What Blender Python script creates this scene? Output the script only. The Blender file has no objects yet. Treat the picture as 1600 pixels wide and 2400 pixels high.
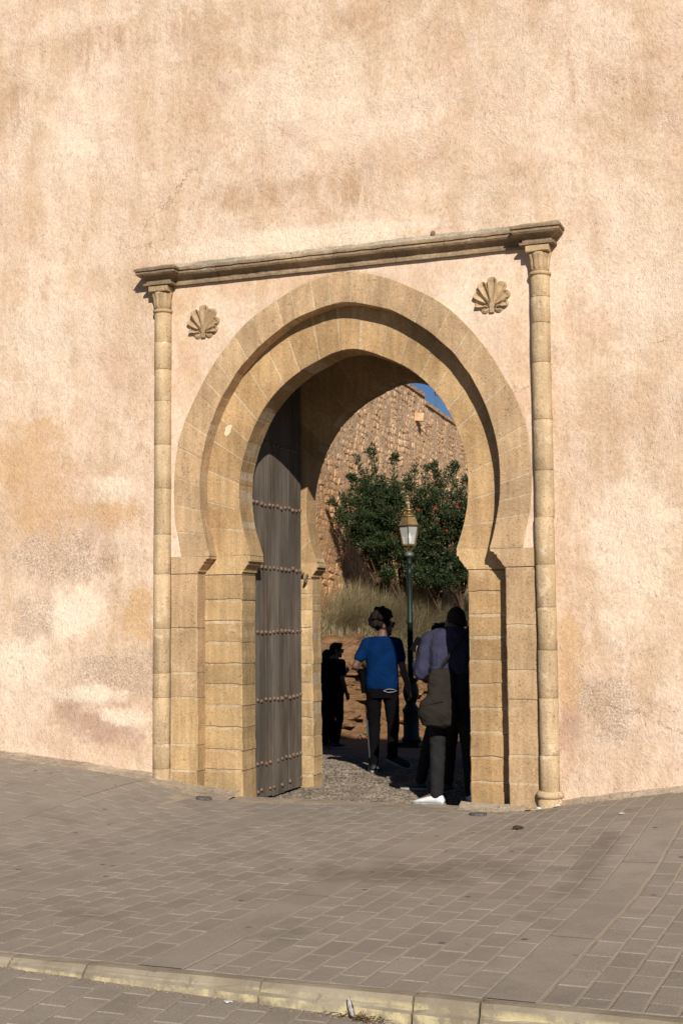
import bpy, bmesh, math, random
import numpy as np
from mathutils import Vector, Matrix, noise
R = random.Random(7)
SC = bpy.context.scene
COL = SC.collection
rad = math.radians

# ------------------------------------------------------------------ camera
cam = bpy.data.cameras.new('camera'); camo = bpy.data.objects.new('camera', cam); COL.objects.link(camo)
PIT, ROL, YAW = .0815, -.0074, .3602
f_ = Vector((-math.sin(YAW)*math.cos(PIT), math.cos(YAW)*math.cos(PIT), math.sin(PIT)))
r_ = Vector((math.cos(YAW), math.sin(YAW), 0)); u_ = r_.cross(f_)
r2 = r_*math.cos(ROL)+u_*math.sin(ROL); u2 = -r_*math.sin(ROL)+u_*math.cos(ROL)
camo.matrix_world = Matrix(((r2.x,u2.x,-f_.x,4.383),(r2.y,u2.y,-f_.y,-11.7),(r2.z,u2.z,-f_.z,1.70),(0,0,0,1)))
cam.sensor_fit = 'HORIZONTAL'; cam.sensor_width = 36; cam.lens = 36*3100/1600
cam.clip_start = .1; cam.clip_end = 2000
SC.camera = camo
# ------------------------------------------------------------------ world and sun
W = bpy.data.worlds.new('World'); SC.world = W; W.use_nodes = True
wn = W.node_tree; bg = wn.nodes['Background']
sky = wn.nodes.new('ShaderNodeTexSky'); sky.sky_type = 'NISHITA'; sky.sun_disc = False
SUN_T = Vector((.55, -1, .63)).normalized()            # towards the sun
sky.sun_elevation = math.asin(SUN_T.z); sky.sun_rotation = math.atan2(SUN_T.x, SUN_T.y)
sky.air_density = .7; sky.dust_density = 0.; sky.ozone_density = 6.0
wn.links.new(sky.outputs[0], bg.inputs[0]); bg.inputs[1].default_value = .05
sd = bpy.data.lights.new('sun', 'SUN'); sd.energy = 4.9; sd.angle = rad(.5); sd.color = (1, .94, .85)
so = bpy.data.objects.new('sun', sd); COL.objects.link(so); so.location = SUN_T*40
so.rotation_euler = SUN_T.to_track_quat('Z', 'Y').to_euler()
SC.view_settings.view_transform = 'Standard'; SC.view_settings.look = 'None'
SC.view_settings.exposure = 0.16; SC.view_settings.gamma = 1; SC.view_settings.use_curve_mapping = False
SC.cycles.max_bounces = 6; SC.cycles.diffuse_bounces = 2; SC.cycles.transparent_max_bounces = 8
SC.cycles.use_denoising = True

# ------------------------------------------------------------------ object helpers
def tag(o, label=None, cat=None, group=None, kind=None):
    if label: o['label'] = label
    if cat: o['category'] = cat
    if group: o['group'] = group
    if kind: o['kind'] = kind
    return o
def thing(name, label, cat, loc=(0,0,0), rz=0, group=None):
    o = bpy.data.objects.new(name, None); COL.objects.link(o); o.location = loc; o.rotation_euler = (0,0,rz)
    o.empty_display_size = .2
    return tag(o, label, cat, group)
def link(name, me, parent=None, loc=None, rot=None, scale=None):
    o = bpy.data.objects.new(name, me); COL.objects.link(o); o.parent = parent
    if loc is not None: o.location = loc
    if rot is not None: o.rotation_euler = rot
    if scale is not None: o.scale = scale
    return o
def mdata(name, V, F, m=None, smooth=False):
    me = bpy.data.meshes.new(name); me.from_pydata([tuple(v) for v in V], [], F)
    if m: me.materials.append(m)
    if smooth: me.polygons.foreach_set('use_smooth', [True]*len(me.polygons))
    me.update(); return me
def obj(name, V, F, m, parent=None, smooth=False):
    return link(name, mdata(name, V, F, m, smooth), parent)
class MB:
    def __init__(s): s.V = []; s.F = []
    def add(s, V, F):
        n = len(s.V); s.V += [tuple(v) for v in V]; s.F += [tuple(i+n for i in f) for f in F]
    def box(s, x0, x1, y0, y1, z0, z1):
        s.add([(x0,y0,z0),(x1,y0,z0),(x1,y1,z0),(x0,y1,z0),(x0,y0,z1),(x1,y0,z1),(x1,y1,z1),(x0,y1,z1)],
              [(0,3,2,1),(4,5,6,7),(0,1,5,4),(1,2,6,5),(2,3,7,6),(3,0,4,7)])
    def tube(s, P, rr, n=8, cap=True):
        P = [Vector(p) for p in P]; rr = rr if hasattr(rr, '__len__') else [rr]*len(P)
        base = len(s.V); up = None
        for i, p in enumerate(P):
            d = (P[min(i+1,len(P)-1)]-P[max(i-1,0)]).normalized()
            if up is None:
                up = Vector((0,0,1)) if abs(d.z) < .9 else Vector((0,1,0))
            a = up.cross(d).normalized(); b = d.cross(a); up = b
            for k in range(n):
                t = 2*math.pi*k/n; s.V.append(tuple(p+a*(rr[i]*math.cos(t))+b*(rr[i]*math.sin(t))))
        for i in range(len(P)-1):
            for k in range(n):
                s.F.append((base+i*n+k, base+i*n+(k+1)%n, base+(i+1)*n+(k+1)%n, base+(i+1)*n+k))
        if cap:
            s.F.append(tuple(base+k for k in range(n))[::-1]); s.F.append(tuple(base+(len(P)-1)*n+k for k in range(n)))
    def lathe(s, prof, c=(0,0,0), n=16, a0=0, a1=2*math.pi):
        full = abs(a1-a0-2*math.pi) < 1e-6; base = len(s.V); m = n if full else n+1
        for (r, z) in prof:
            for k in range(m):
                t = a0+(a1-a0)*k/n; s.V.append((c[0]+r*math.cos(t), c[1]+r*math.sin(t), c[2]+z))
        for i in range(len(prof)-1):
            for k in range(n):
                k2 = (k+1) % m; s.F.append((base+i*m+k, base+i*m+k2, base+(i+1)*m+k2, base+(i+1)*m+k))
        s.F.append(tuple(base+k for k in range(m))[::-1]); s.F.append(tuple(base+(len(prof)-1)*m+k for k in range(m)))
    def obj(s, name, m, parent=None, smooth=False): return obj(name, s.V, s.F, m, parent, smooth)
def nz(x, y, z, sc=1.): return noise.noise(Vector((x*sc, y*sc, z*sc)))
def sm(a, b, x):
    t = min(1, max(0, (x-a)/(b-a))); return t*t*(3-2*t)

# ------------------------------------------------------------------ material helpers
class NT:
    def __init__(s, name, rough=.9, spec=.2):
        s.m = bpy.data.materials.new(name); s.m.use_nodes = True; s.t = s.m.node_tree
        s.b = s.t.nodes['Principled BSDF']; s.b.inputs['Roughness'].default_value = rough
        s.b.inputs['Specular IOR Level'].default_value = spec
        s.pos = s.n('ShaderNodeNewGeometry').outputs['Position']
    def n(s, t, **kw):
        x = s.t.nodes.new(t)
        for k, v in kw.items(): setattr(x, k, v)
        return x
    def put(s, sock, v):
        if isinstance(v, bpy.types.NodeSocket): s.t.links.new(v, sock)
        elif v is not None: sock.default_value = v
    def math(s, op, a, b=None, c=None, clamp=False):
        x = s.n('ShaderNodeMath', operation=op, use_clamp=clamp)
        for i, v in enumerate((a, b, c)): s.put(x.inputs[i], v)
        return x.outputs[0]
    def vec(s, op, a, b):
        x = s.n('ShaderNodeVectorMath', operation=op); s.put(x.inputs[0], a); s.put(x.inputs[1], b)
        return x.outputs['Value'] if op in ('LENGTH', 'DISTANCE', 'DOT_PRODUCT') else x.outputs[0]
    def noise(s, sc, det=4, rough=.55, v=None, dist=0., col=False):
        x = s.n('ShaderNodeTexNoise'); s.put(x.inputs['Vector'], v if v is not None else s.pos)
        x.inputs['Scale'].default_value = sc; x.inputs['Detail'].default_value = det
        x.inputs['Roughness'].default_value = rough; x.inputs['Distortion'].default_value = dist
        return x.outputs[1 if col else 0]
    def voro(s, sc, feat='F1', v=None, out=0):
        x = s.n('ShaderNodeTexVoronoi', feature=feat); s.put(x.inputs['Vector'], v if v is not None else s.pos)
        x.inputs['Scale'].default_value = sc; return x.outputs[out]
    def rng(s, v, a, b, c=0., d=1., smooth=True):
        x = s.n('ShaderNodeMapRange', interpolation_type='SMOOTHSTEP' if smooth else 'LINEAR'); s.put(x.inputs[0], v)
        for i, q in enumerate((a, b, c, d)): x.inputs[i+1].default_value = q
        return x.outputs[0]
    def mix(s, f, a, b, mode='MIX'):
        x = s.n('ShaderNodeMix', data_type='RGBA', blend_type=mode); s.put(x.inputs[0], f)
        for i, v in ((6, a), (7, b)):
            s.put(x.inputs[i], (*v, 1) if isinstance(v, tuple) and len(v) == 3 else v)
        return x.outputs[2]
    def scale(s, c, f):
        x = s.n('ShaderNodeVectorMath', operation='SCALE'); s.put(x.inputs[0], c); s.put(x.inputs[3], f); return x.outputs[0]
    def objrnd(s): return s.n('ShaderNodeObjectInfo').outputs['Random']
    def attr(s, name): return s.n('ShaderNodeAttribute', attribute_name=name).outputs['Fac']
    def stretch(s, v): return s.vec('MULTIPLY', s.pos, v)
    def bump(s, h, strength=.5, dist=.01, prev=None):
        x = s.n('ShaderNodeBump'); x.inputs['Strength'].default_value = strength; x.inputs['Distance'].default_value = dist
        s.put(x.inputs['Height'], h); s.put(x.inputs['Normal'], prev)
        return x.outputs[0]
    def out(s, col=None, normal=None, rough=None):
        if col is not None: s.put(s.b.inputs['Base Color'], (*col, 1) if isinstance(col, tuple) and len(col) == 3 else col)
        s.put(s.b.inputs['Normal'], normal); s.put(s.b.inputs['Roughness'], rough)
        return s.m
def plain(name, c, rough=.7, spec=.3, metal=0., var=.15, sc=20, bump=.0):
    t = NT(name, rough, spec); t.b.inputs['Metallic'].default_value = metal
    f = t.rng(t.noise(sc, 4), .3, .7, 1-var, 1+var)
    nrm = t.bump(t.noise(sc*3, 3), bump, .004) if bump else None
    return t.out(t.scale(c, f), nrm)
def stone(name, c1, c2, pale=(.62,.47,.30), dark=(.22,.14,.08), rnd='obj', gr=28., bmp=.5, palef=.35, rv=.14, bd=.012, red=False):
    t = NT(name, .95, .1)
    r = t.objrnd() if rnd == 'obj' else (t.attr('rnd') if rnd else .5)
    c = t.mix(t.rng(t.noise(2.6, 5), .35, .65), c1, c2)
    if rnd:
        c = t.mix(t.math('MULTIPLY', t.math('FRACT', t.math('MULTIPLY', r, 7.31)), .55), c, c2)
        c = t.scale(c, t.math('MULTIPLY_ADD', r, 2*rv, 1-rv))
    if red:
        zz = t.n('ShaderNodeSeparateXYZ'); t.put(zz.inputs[0], t.pos); c = t.mix(t.math('MULTIPLY', t.rng(t.math('ADD', zz.outputs[2], t.math('MULTIPLY', t.noise(.7, 4), 4.)), 5.2, 8.4, 1., 0.), .75), c, (.52,.28,.13))
    c = t.mix(t.math('MULTIPLY', t.rng(t.noise(6, 6, .65), .56, .70), palef), c, pale)
    st = t.noise(1., 4, .6, v=t.stretch((16., 16., 1.6)))
    c = t.scale(c, t.rng(st, .3, .7, .86, 1.12))
    pit = t.rng(t.noise(gr*1.5, 3, .6), .30, .40, 1., 0.)
    spot = t.math('MULTIPLY', pit, t.rng(t.noise(5, 3), .38, .56))
    big = t.rng(t.noise(9., 5, .7), .30, .36, 1., 0.); spot = t.math('MAXIMUM', spot, t.math('MULTIPLY', big, .7))
    c = t.mix(t.math('MULTIPLY', spot, .7), c, dark)
    g = t.noise(gr*2.6, 4, .7); c = t.scale(c, t.rng(g, .28, .72, .80, 1.18)); c = t.scale(c, t.rng(t.noise(1.1, 4, .6), .35, .65, .88, 1.1))
    h = t.math('ADD', t.math('MULTIPLY', t.noise(gr, 6, .7), 1.3), t.math('MULTIPLY', spot, -1.1))
    h = t.math('ADD', h, t.math('MULTIPLY', t.noise(6, 3), 1.6))
    return t.out(c, t.bump(h, bmp, bd))

M_STONE_O = stone('sandstone_band', (.485,.335,.195), (.415,.275,.155), rv=.10)
M_STONE_I = stone('sandstone_inner', (.47,.315,.165), (.385,.245,.12))
M_STONE_P = stone('sandstone_pier', (.49,.335,.17), (.41,.275,.14), palef=.5)
M_STONE_C = stone('sandstone_column', (.525,.385,.235), (.455,.325,.19), pale=(.70,.57,.41), palef=.6, rv=.05)
M_STONE_D = stone('sandstone_carved', (.48,.345,.205), (.41,.285,.165), palef=.15, bmp=.3)
M_CORN = stone('weathered_cornice', (.33,.24,.15), (.25,.175,.11), pale=(.42,.37,.29), palef=.6, bmp=.6, bd=.012)
M_MORT = stone('lime_mortar', (.52,.40,.26), (.42,.31,.195), rnd=None, bmp=.5)
M_LICH = stone('lichen_mortar', (.50,.42,.31), (.34,.31,.23), rnd=None, pale=(.52,.52,.42), palef=.9, bmp=1., bd=.02)

def stucco(name, stains, base=True):
    t = NT(name, .95, .1)
    p = t.pos
    w1 = t.noise(.55, 5, .6); w2 = t.noise(1.9, 5, .65, dist=.4)
    vs = t.noise(1., 5, .62, v=t.stretch((2.6, 2.6, .55)), dist=.6)
    vf = t.noise(1., 4, .6, v=t.stretch((9., 9., 1.7)), dist=.5)
    mixf = t.math('ADD', t.math('MULTIPLY', w1, .35), t.math('ADD', t.math('MULTIPLY', vs, .35), t.math('MULTIPLY', w2, .30)))
    c = t.mix(t.rng(mixf, .42, .58), (.575,.405,.272), (.735,.57,.436))
    c = t.mix(t.math('MULTIPLY', t.rng(t.math('ADD', t.math('MULTIPLY', vs, .6), t.math('MULTIPLY', w2, .4)), .53, .70), .8), c, (.475,.295,.175))
    c = t.mix(t.math('MULTIPLY', t.rng(vf, .52, .72), .35), c, (.79,.655,.525))
    c = t.mix(t.math('MULTIPLY', t.rng(t.noise(2.3, 5, .6, dist=.3, v=t.vec('ADD', p, (7.,3.,5.))), .50, .68), .42), c, (.60,.40,.30))
    blend = t.rng(t.math('ADD', t.math('MULTIPLY', vs, .5), t.math('MULTIPLY', vf, .5)), .40, .58)
    wob = t.noise(2.2, 8, .76, col=True); wobf = t.vec('SUBTRACT', wob, (.5,.5,.5))
    speck = t.rng(t.noise(58., 4, .75), .40, .60)
    for (x, z, rx, rz, k, s) in stains:
        d = t.vec('MULTIPLY', t.vec('SUBTRACT', p, (x, 0., z)), (1/rx, 0., 1/rz))
        d = t.vec('LENGTH', t.vec('ADD', d, t.vec('MULTIPLY', wobf, (3.2, 0., 3.2))), (0,0,0))
        m = t.math('MULTIPLY', t.rng(d, *((.25,1.5) if k in 'BT' else (.45,1.15)), 1., 0.), s)
        if k in 'BT': m = t.math('MULTIPLY', m, blend)
        if k == 'G': m = t.math('MULTIPLY', m, speck)
        c = t.mix(m, c, {'O': (.55,.335,.155), 'G': (.30,.215,.16), 'W': (.78,.65,.50), 'P': (.43,.275,.20), 'B': (.41,.245,.135), 'T': (.53,.35,.235)}[k])
    mp = t.n('ShaderNodeMapping'); t.put(mp.inputs[0], t.vec('ADD', p, t.scale(t.noise(1.3, 2, .5, col=True), .5))); mp.inputs[2].default_value = (0, rad(38), 0); mp.inputs[3].default_value = (62., 62., 24.)
    g1 = t.noise(1., 4, .7, v=mp.outputs[0]); g2 = t.noise(85., 3, .6); st = t.noise(26., 3, .6)
    h = t.math('ADD', g1, t.math('ADD', t.math('MULTIPLY', g2, .5), t.math('MULTIPLY', st, .45)))
    c = t.scale(c, t.rng(h, .70, 1.22, .80, 1.12))
    ck = t.rng(t.voro(.8, 'DISTANCE_TO_EDGE', v=t.vec('ADD', p, t.scale(t.noise(3., 5, .7, col=True), .35))), .0, .006, 1., 0.)
    c = t.mix(t.math('MULTIPLY', ck, t.rng(t.noise(.7, 3), .56, .64, 0., .7)), c, (.26,.16,.09))
    pit = t.rng(t.noise(1., 2, .6, v=mp.outputs[0]), .22, .33, 1., 0.)
    c = t.mix(t.math('MULTIPLY', pit, .45), c, (.30,.18,.10))
    h = t.math('SUBTRACT', h, t.math('MULTIPLY', pit, .7))
    h = t.math('MULTIPLY', h, t.rng(t.math('ADD', t.math('MULTIPLY', t.noise(.8, 4, .6), .6), t.math('MULTIPLY', w2, .4)), .40, .60, .45, 1.15))
    h2 = t.noise(5., 3, .5)
    return t.out(c, t.bump(h, .55 if base else .12, .020, t.bump(h2, .6, .03)))
STAINS = [(-3.55,3.40,.75,.42,'O',.6),(-3.28,2.84,.45,.33,'O',.6),(-2.6,2.8,.5,.16,'O',.55),(-3.05,2.35,.75,.38,'G',.75),(-2.5,3.05,.3,.2,'W',.8),
 (-2.99,1.78,.42,.28,'W',.85),(-2.2,1.81,.2,.32,'O',.65),(-2.45,1.15,.6,.36,'G',.75),(-3.52,1.26,.42,.28,'W',.8),(-2.98,.83,.25,.28,'P',.75),
 (-2.55,.58,.42,.2,'P',.8),(-2.72,.97,.5,.12,'W',.8),(-2.34,.74,.28,.1,'W',.8),(-3.4,1.75,.3,.3,'G',.6),(-3.0,2.95,.7,.5,'T',.4),
 (-3.24,7.71,.8,.22,'B',.45),(-2.1,7.8,1.2,.16,'B',.6),(-3.77,7.2,.4,.3,'B',.6),(-1.6,7.2,.3,.7,'B',.45),(.3,7.5,.7,.35,'B',.55),(-.85,5.9,.7,.16,'B',.7),
 (0.,5.78,.3,.25,'B',.6),(-2.05,6.0,.35,.8,'B',.35),(.4,5.95,.6,.35,'B',.35),(-.3,6.9,.9,.5,'W',.35),(-.5,5.42,1.6,.15,'W',.7),(-3.1,6.8,.5,.5,'W',.4),
 (2.78,6.3,.35,.5,'B',.45),(1.8,5.8,.4,.1,'B',.5),(2.43,.92,.38,.3,'G',.7),(2.13,1.15,.12,.7,'O',.55),(2.1,.7,.14,.22,'P',.7),
 (2.55,.42,.8,.3,'T',.85),(2.68,2.3,.4,.75,'W',.6),(2.5,3.6,.6,.3,'T',.35),(-2.4,4.2,.4,.6,'T',.3),(-3.3,4.6,.5,.6,'W',.4),(2.9,4.8,.5,1.2,'W',.25)]
M_STUC = stucco('ochre_stucco', STAINS)
M_SPAN = stucco('smooth_stucco', [(-1.65,4.6,.16,1.2,'O',.3),(-.6,4.95,1.0,.12,'O',.25),(1.25,4.6,.5,.3,'W',.5),(-1.3,4.7,.5,.3,'W',.4),(1.72,4.0,.12,1.,'O',.35),(-1.3,4.2,.3,.6,'T',.4),(1.5,4.3,.25,.5,'T',.4),(.9,4.9,.5,.2,'T',.4)], False)

def concrete(name, c1, c2, rnd, joint=False):
    t = NT(name, .9, .15)
    c = t.mix(t.rng(t.noise(1.9, 6, .7), .38, .62), c1, c2)
    if rnd:
        r = t.objrnd() if rnd == 'obj' else t.attr('rnd')
        c = t.scale(c, t.math('MULTIPLY_ADD', r, .14, .93))
        c = t.mix(t.math('MULTIPLY', t.math('FRACT', t.math('MULTIPLY', r, 13.7)), .16), c, (.19,.155,.125))
    c = t.mix(t.math('MULTIPLY', t.rng(t.noise(.8, 4, .7, v=t.vec('ADD', t.pos, (3.,9.,0.))), .58, .72), .4), c, (.12,.10,.085))
    c = t.mix(t.math('MULTIPLY', t.rng(t.noise(2.2, 5, .65), .58, .72), .35), c, (.29,.24,.185))
    vx = t.n('ShaderNodeTexVoronoi', voronoi_dimensions='2D'); t.put(vx.inputs['Vector'], t.pos); vx.inputs['Scale'].default_value = 2.1; sp = t.rng(vx.outputs[0], .030, .052, .75, 0.)
    c = t.mix(t.math('MULTIPLY', sp, t.rng(t.noise(1.7, 2), .5, .6)), c, (.07,.06,.05))
    wb = t.math('MULTIPLY_ADD', t.noise(3.5, 6, .7), 2.4, -1.2)
    for (x, y, rx, ry, k) in ((1.55,-3.15,.75,.42,.5),(2.1,-2.75,.5,.3,.35),(2.72,-2.6,.16,1.3,.4),(.2,-4.9,.3,.12,.3)):
        d = t.vec('LENGTH', t.vec('MULTIPLY', t.vec('SUBTRACT', t.pos, (x, y, 0.)), (1/rx, 1/ry, 0.)), (0,0,0))
        c = t.mix(t.math('MULTIPLY', t.rng(t.math('ADD', d, wb), .2, 1.2, 1., 0.), k), c, (.10,.083,.068))
    g = t.noise(130., 3, .7); c = t.scale(c, t.rng(g, .3, .7, .80, 1.18))
    h = t.math('ADD', t.noise(60., 4, .7), t.math('MULTIPLY', t.noise(12., 3), .8))
    return t.out(c, t.bump(h, .45, .008))
M_PAV = concrete('paver_concrete', (.262,.222,.180), (.302,.257,.210), 'obj')
M_PAVS = concrete('paver_concrete_far', (.262,.222,.180), (.302,.257,.210), 'attr')
M_SLAB = concrete('slab_concrete', (.262,.222,.180), (.302,.257,.210), None)
M_SAND = concrete('joint_sand', (.38,.31,.22), (.27,.225,.17), None)
M_MFIL = stone('mortar_fillet', (.43,.345,.25), (.32,.255,.19), rnd=None, pale=(.45,.36,.26), bmp=.9)

def kerbm():
    t = NT('painted_kerb', .8, .2)
    z = t.n('ShaderNodeSeparateXYZ'); t.put(z.inputs[0], t.n('ShaderNodeNewGeometry').outputs['Normal'])
    face = t.rng(z.outputs[2], .25, .75, 1., 0.)
    c = t.mix(t.rng(t.noise(3, 5), .35, .65), (.22,.18,.13), (.31,.26,.19))
    wear = t.rng(t.math('ADD', t.noise(9., 6, .7), t.math('MULTIPLY', t.noise(1.6, 3), .6)), .66, .86)
    pm = t.math('MULTIPLY', face, t.math('SUBTRACT', 1., t.math('MULTIPLY', wear, .9)))
    zz = t.n('ShaderNodeSeparateXYZ'); t.put(zz.inputs[0], t.pos); pm = t.math('MULTIPLY', pm, t.rng(t.math('ADD', zz.outputs[2], t.math('MULTIPLY', t.noise(20.,4,.7), .05)), -.035, .015, 1., .15))
    c = t.mix(pm, c, (.54,.45,.26))
    c = t.mix(t.math('MULTIPLY', t.rng(t.noise(14., 5, .7), .56, .7), .6), c, (.13,.115,.075))
    return t.out(c, t.bump(t.noise(40., 5, .7), .5, .01))
M_KERB = kerbm()

def woodm():
    t = NT('weathered_wood', .8, .2); r = t.objrnd()
    v = t.vec('ADD', t.stretch((34., 34., 1.3)), t.scale((31.,17.,9.), r))
    g = t.noise(1., 6, .65, v=v, dist=.5); g2 = t.noise(1., 4, .6, v=t.vec('ADD', t.stretch((110., 110., 2.5)), t.scale((31.,17.,9.), r)))
    c = t.mix(t.rng(g, .3, .68), (.105,.085,.066), (.165,.138,.110))
    c = t.mix(t.rng(g2, .62, .8), c, (.20,.172,.14))
    c = t.mix(t.math('MULTIPLY', t.rng(t.noise(1., 3, .6, v=t.stretch((5., 5., .7))), .52, .66), .5), c, (.105,.055,.03))
    c = t.scale(c, t.math('MULTIPLY_ADD', r, .22, .86)); c = t.scale(c, t.rng(t.noise(1., 5, .65, v=t.stretch((4., 3., .9))), .32, .68, .70, 1.32))
    return t.out(c, t.bump(t.math('ADD', g, g2), .5, .006))
M_WOOD = woodm()
M_RUST = plain('rusted_iron', (.20,.125,.085), .75, .4, .3, .45, 60, .5)
M_RUBBLE = stone('rubble_stone', (.66,.455,.28), (.56,.35,.195), pale=(.70,.56,.42), palef=.6, rv=.16, gr=14, bmp=.5, bd=.03, red=True)
M_RUBBLES = stone('rubble_stone_far', (.66,.455,.28), (.56,.35,.195), pale=(.70,.56,.42), palef=.6, rv=.16, rnd='attr', gr=14, bmp=.5, bd=.03, red=True)
M_RMORT = stone('rubble_mortar', (.66,.475,.31), (.57,.375,.225), rnd=0, gr=12, bmp=.8, bd=.05, red=True)
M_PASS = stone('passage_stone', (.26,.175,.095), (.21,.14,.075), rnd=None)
def earthm():
    t = NT('ochre_earth', .95, .1)
    lay = t.noise(1., 5, .65, v=t.stretch((1.2, 1.2, 9.)), dist=.6)
    c = t.mix(t.rng(lay, .35, .65), (.27,.14,.065), (.37,.21,.105))
    c = t.mix(t.math('MULTIPLY', t.rng(t.noise(3., 5, .65), .5, .68), .5), c, (.46,.31,.18))
    c = t.mix(t.rng(t.noise(7., 4, .6), .3, .4, .5, 0.), c, (.16,.08,.04))
    return t.out(c, t.bump(t.math('ADD', t.math('MULTIPLY', lay, 1.6), t.noise(9., 6, .75)), 1., .14))
M_EARTH = earthm()
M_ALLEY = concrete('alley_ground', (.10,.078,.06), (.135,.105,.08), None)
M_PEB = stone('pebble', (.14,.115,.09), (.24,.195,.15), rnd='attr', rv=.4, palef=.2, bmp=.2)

# ------------------------------------------------------------------ ground levels
BX = [-9,-6,-3.8,-2.8,-2.04,-1.5,-1.2,-.9,1.5,1.81,2.04,2.48,3.06,4.5,6,9]
BZ = [.6,.48,.333,.256,.170,.05,.02,.0,.0,.03,.075,.141,.235,.39,.5,.6]
def G(x, y):
    return float(np.interp(x, BX, BZ))*sm(-3.6, -.1, y) + .006*nz(x, y, 0, .9)*sm(-5.7,-5.,y)
def Groad(x, y): return -.045-.0354*max(-.6, min(4, x-.4)) - .008*min(8, max(0, -5.9-y))
def floorz(x, y):
    if y < .9: return -.012-.12*sm(.12, .85, y)
    if y < 4: return -.132+.02*sm(1.2,3.,y)
    return -.112-.0603*min(y-4, 11)

# ------------------------------------------------------------------ setting: ground, road, pavement
def gridmesh(xs, ys, zf):
    V = [(x, y, zf(x, y)) for y in ys for x in xs]; n = len(xs)
    F = [(j*n+i, j*n+i+1, (j+1)*n+i+1, (j+1)*n+i) for j in range(len(ys)-1) for i in range(n-1)]
    return V, F
g = obj('ground', *gridmesh(list(np.linspace(-400,400,9)), list(np.linspace(-400,400,9)), lambda x,y: -2.2), M_ALLEY)
tag(g, kind='structure')
KY = -5.83
pav = obj('pavement', *gridmesh(list(np.arange(-9,9.01,.2)), list(np.linspace(KY+.06,.0,34)), lambda x,y: G(x,y)-.0055), M_SAND, smooth=True)
tag(pav, kind='structure')
road = obj('road', *gridmesh(list(np.arange(-14,14.01,.4)), [-40,-25,-15,-10]+list(np.linspace(-8,KY-.0,9)), lambda x,y: Groad(x,y)-.0055), M_SAND, smooth=True)
tag(road, kind='structure')
def paver_tmpl(L, Wd, seed):
    rr = random.Random(seed); V = []; b = .006
    for (ox, oy, z) in ((0,0,-.02),(0,0,-b*.7),(b,b,0)):
        for sx, sy in ((-1,-1),(1,-1),(1,1),(-1,1)):
            V.append((sx*(Wd/2-ox)+rr.uniform(-1,1)*.0022, sy*(L/2-oy)+rr.uniform(-1,1)*.003, z+rr.uniform(-1,1)*.001))
    F = [(8,9,10,11)]
    for k in range(2):
        for i in range(4): F.append((k*4+i, k*4+(i+1)%4, k*4+4+(i+1)%4, k*4+4+i))
    return V, F
PT = [paver_tmpl(.2915, .1405, i) for i in range(8)]
PM = [mdata('paver', V, F, M_PAV) for V, F in PT]
def frame_at(x, y, zf, ang):
    e = .04; nx = -(zf(x+e,y)-zf(x-e,y))/(2*e); ny = -(zf(x,y+e)-zf(x,y-e))/(2*e)
    n = Vector((nx, ny, 1)).normalized(); t = Vector((-math.sin(ang), math.cos(ang), 0)); t = (t-n*t.dot(n)).normalized()
    s = t.cross(n)
    return Matrix(((s.x,t.x,n.x,x),(s.y,t.y,n.y,y),(s.z,t.z,n.z,zf(x,y)),(0,0,0,1)))
def lay(parent, spots, zf, nmax, eye=(4.38,-11.7)):
    spots = sorted(spots, key=lambda q: (q[0]-eye[0])**2+(q[1]-eye[1])**2)
    V = []; F = []; rn = []
    for i, (x, y, a, sy) in enumerate(spots):
        M = frame_at(x, y, zf, a) @ Matrix.Diagonal((1,sy,1,1)); k = R.randrange(8)
        if i < nmax:
            o = link('paver', PM[k], parent); o.matrix_world = M
        else:
            n = len(V); v, f = PT[k]; V += [tuple(M @ Vector(q)) for q in v]; F += [tuple(j+n for j in q) for q in f]
            rn += [R.random()]*len(v)
    if V:
        o = obj('far_pavers', V, F, M_PAVS, parent); o['kind'] = 'stuff'
        at = o.data.attributes.new('rnd', 'FLOAT', 'POINT'); at.data.foreach_set('value', rn)
def inview(x, y, z=0, m=.08):
    d = Vector((x-4.383, y+11.7, z-1.7)); dz = d.dot(f_)
    return dz > .1 and abs(d.dot(r2)/dz) < .258*(1+m)+.03 and -.387*(1+m)-.04 < d.dot(u2)/dz < .387*(1+m)
SK = .035                                    # rows lean a little off the wall's normal
spots = []; slabs = []
for bandi in range(-5, 5):
    xb = 1.045+1.76*bandi                    # a plain concrete strip, then ten rows of pavers
    slabs.append(xb+.125)
    for r in range(10):
        x0 = xb+.26+.0749+.15*r
        y = KY+.068; L = (.298, .149)[r%2]+R.uniform(-.03,.03)
        while y < -.04:
            yc = y+L/2; x = x0+SK*(yc+5.8); lim = -.09 if abs(x) > 1.1 else -.21
            if y+L > lim: L = lim-y; yc = y+L/2
            if L < .05: break
            if inview(x, yc, G(x,yc), .6): spots.append((x, yc, -SK, L/.298))
            y += L; L = .298
lay(pav, spots, G, 300)
for xs in slabs:
    y = KY+.07
    while y < -.4:
        L = min(R.uniform(1.2, 2.2), -.2-y)
        if L < .25: break
        if any(inview(xs+SK*(q+5.8), q, 0, .6) for q in (y, y+L/2, y+L)):
            ys = list(np.linspace(y, y+L-.006, 9)); V = []; F = []
            for yy in ys:
                for dx in (-.1245,-.118,.118,.1245):
                    x = xs+dx+SK*(yy+5.8); V.append((x+R.uniform(-.001,.001), yy, G(x,yy)+(0 if abs(dx) < .12 else -.004)))
            for j in range(8):
                for i in range(3): F.append((j*4+i, j*4+i+1, j*4+5+i, j*4+4+i))
            obj('concrete_slab', V, F, M_SLAB, pav)
        y += L
rs = []
for r in range(-34, 56):
    x0 = -2+.15*r; off = (0, .149)[r%2]+R.uniform(0,.03)
    y = KY-.03; L = .298-off
    for k in range(12):
        yc = y-L/2; x = x0-.10*(yc+5.8)
        if inview(x, yc, -.1, .6): rs.append((x, yc, .10, L/.298))
        y -= L; L = .298
lay(road, rs, Groad, 300)
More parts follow.
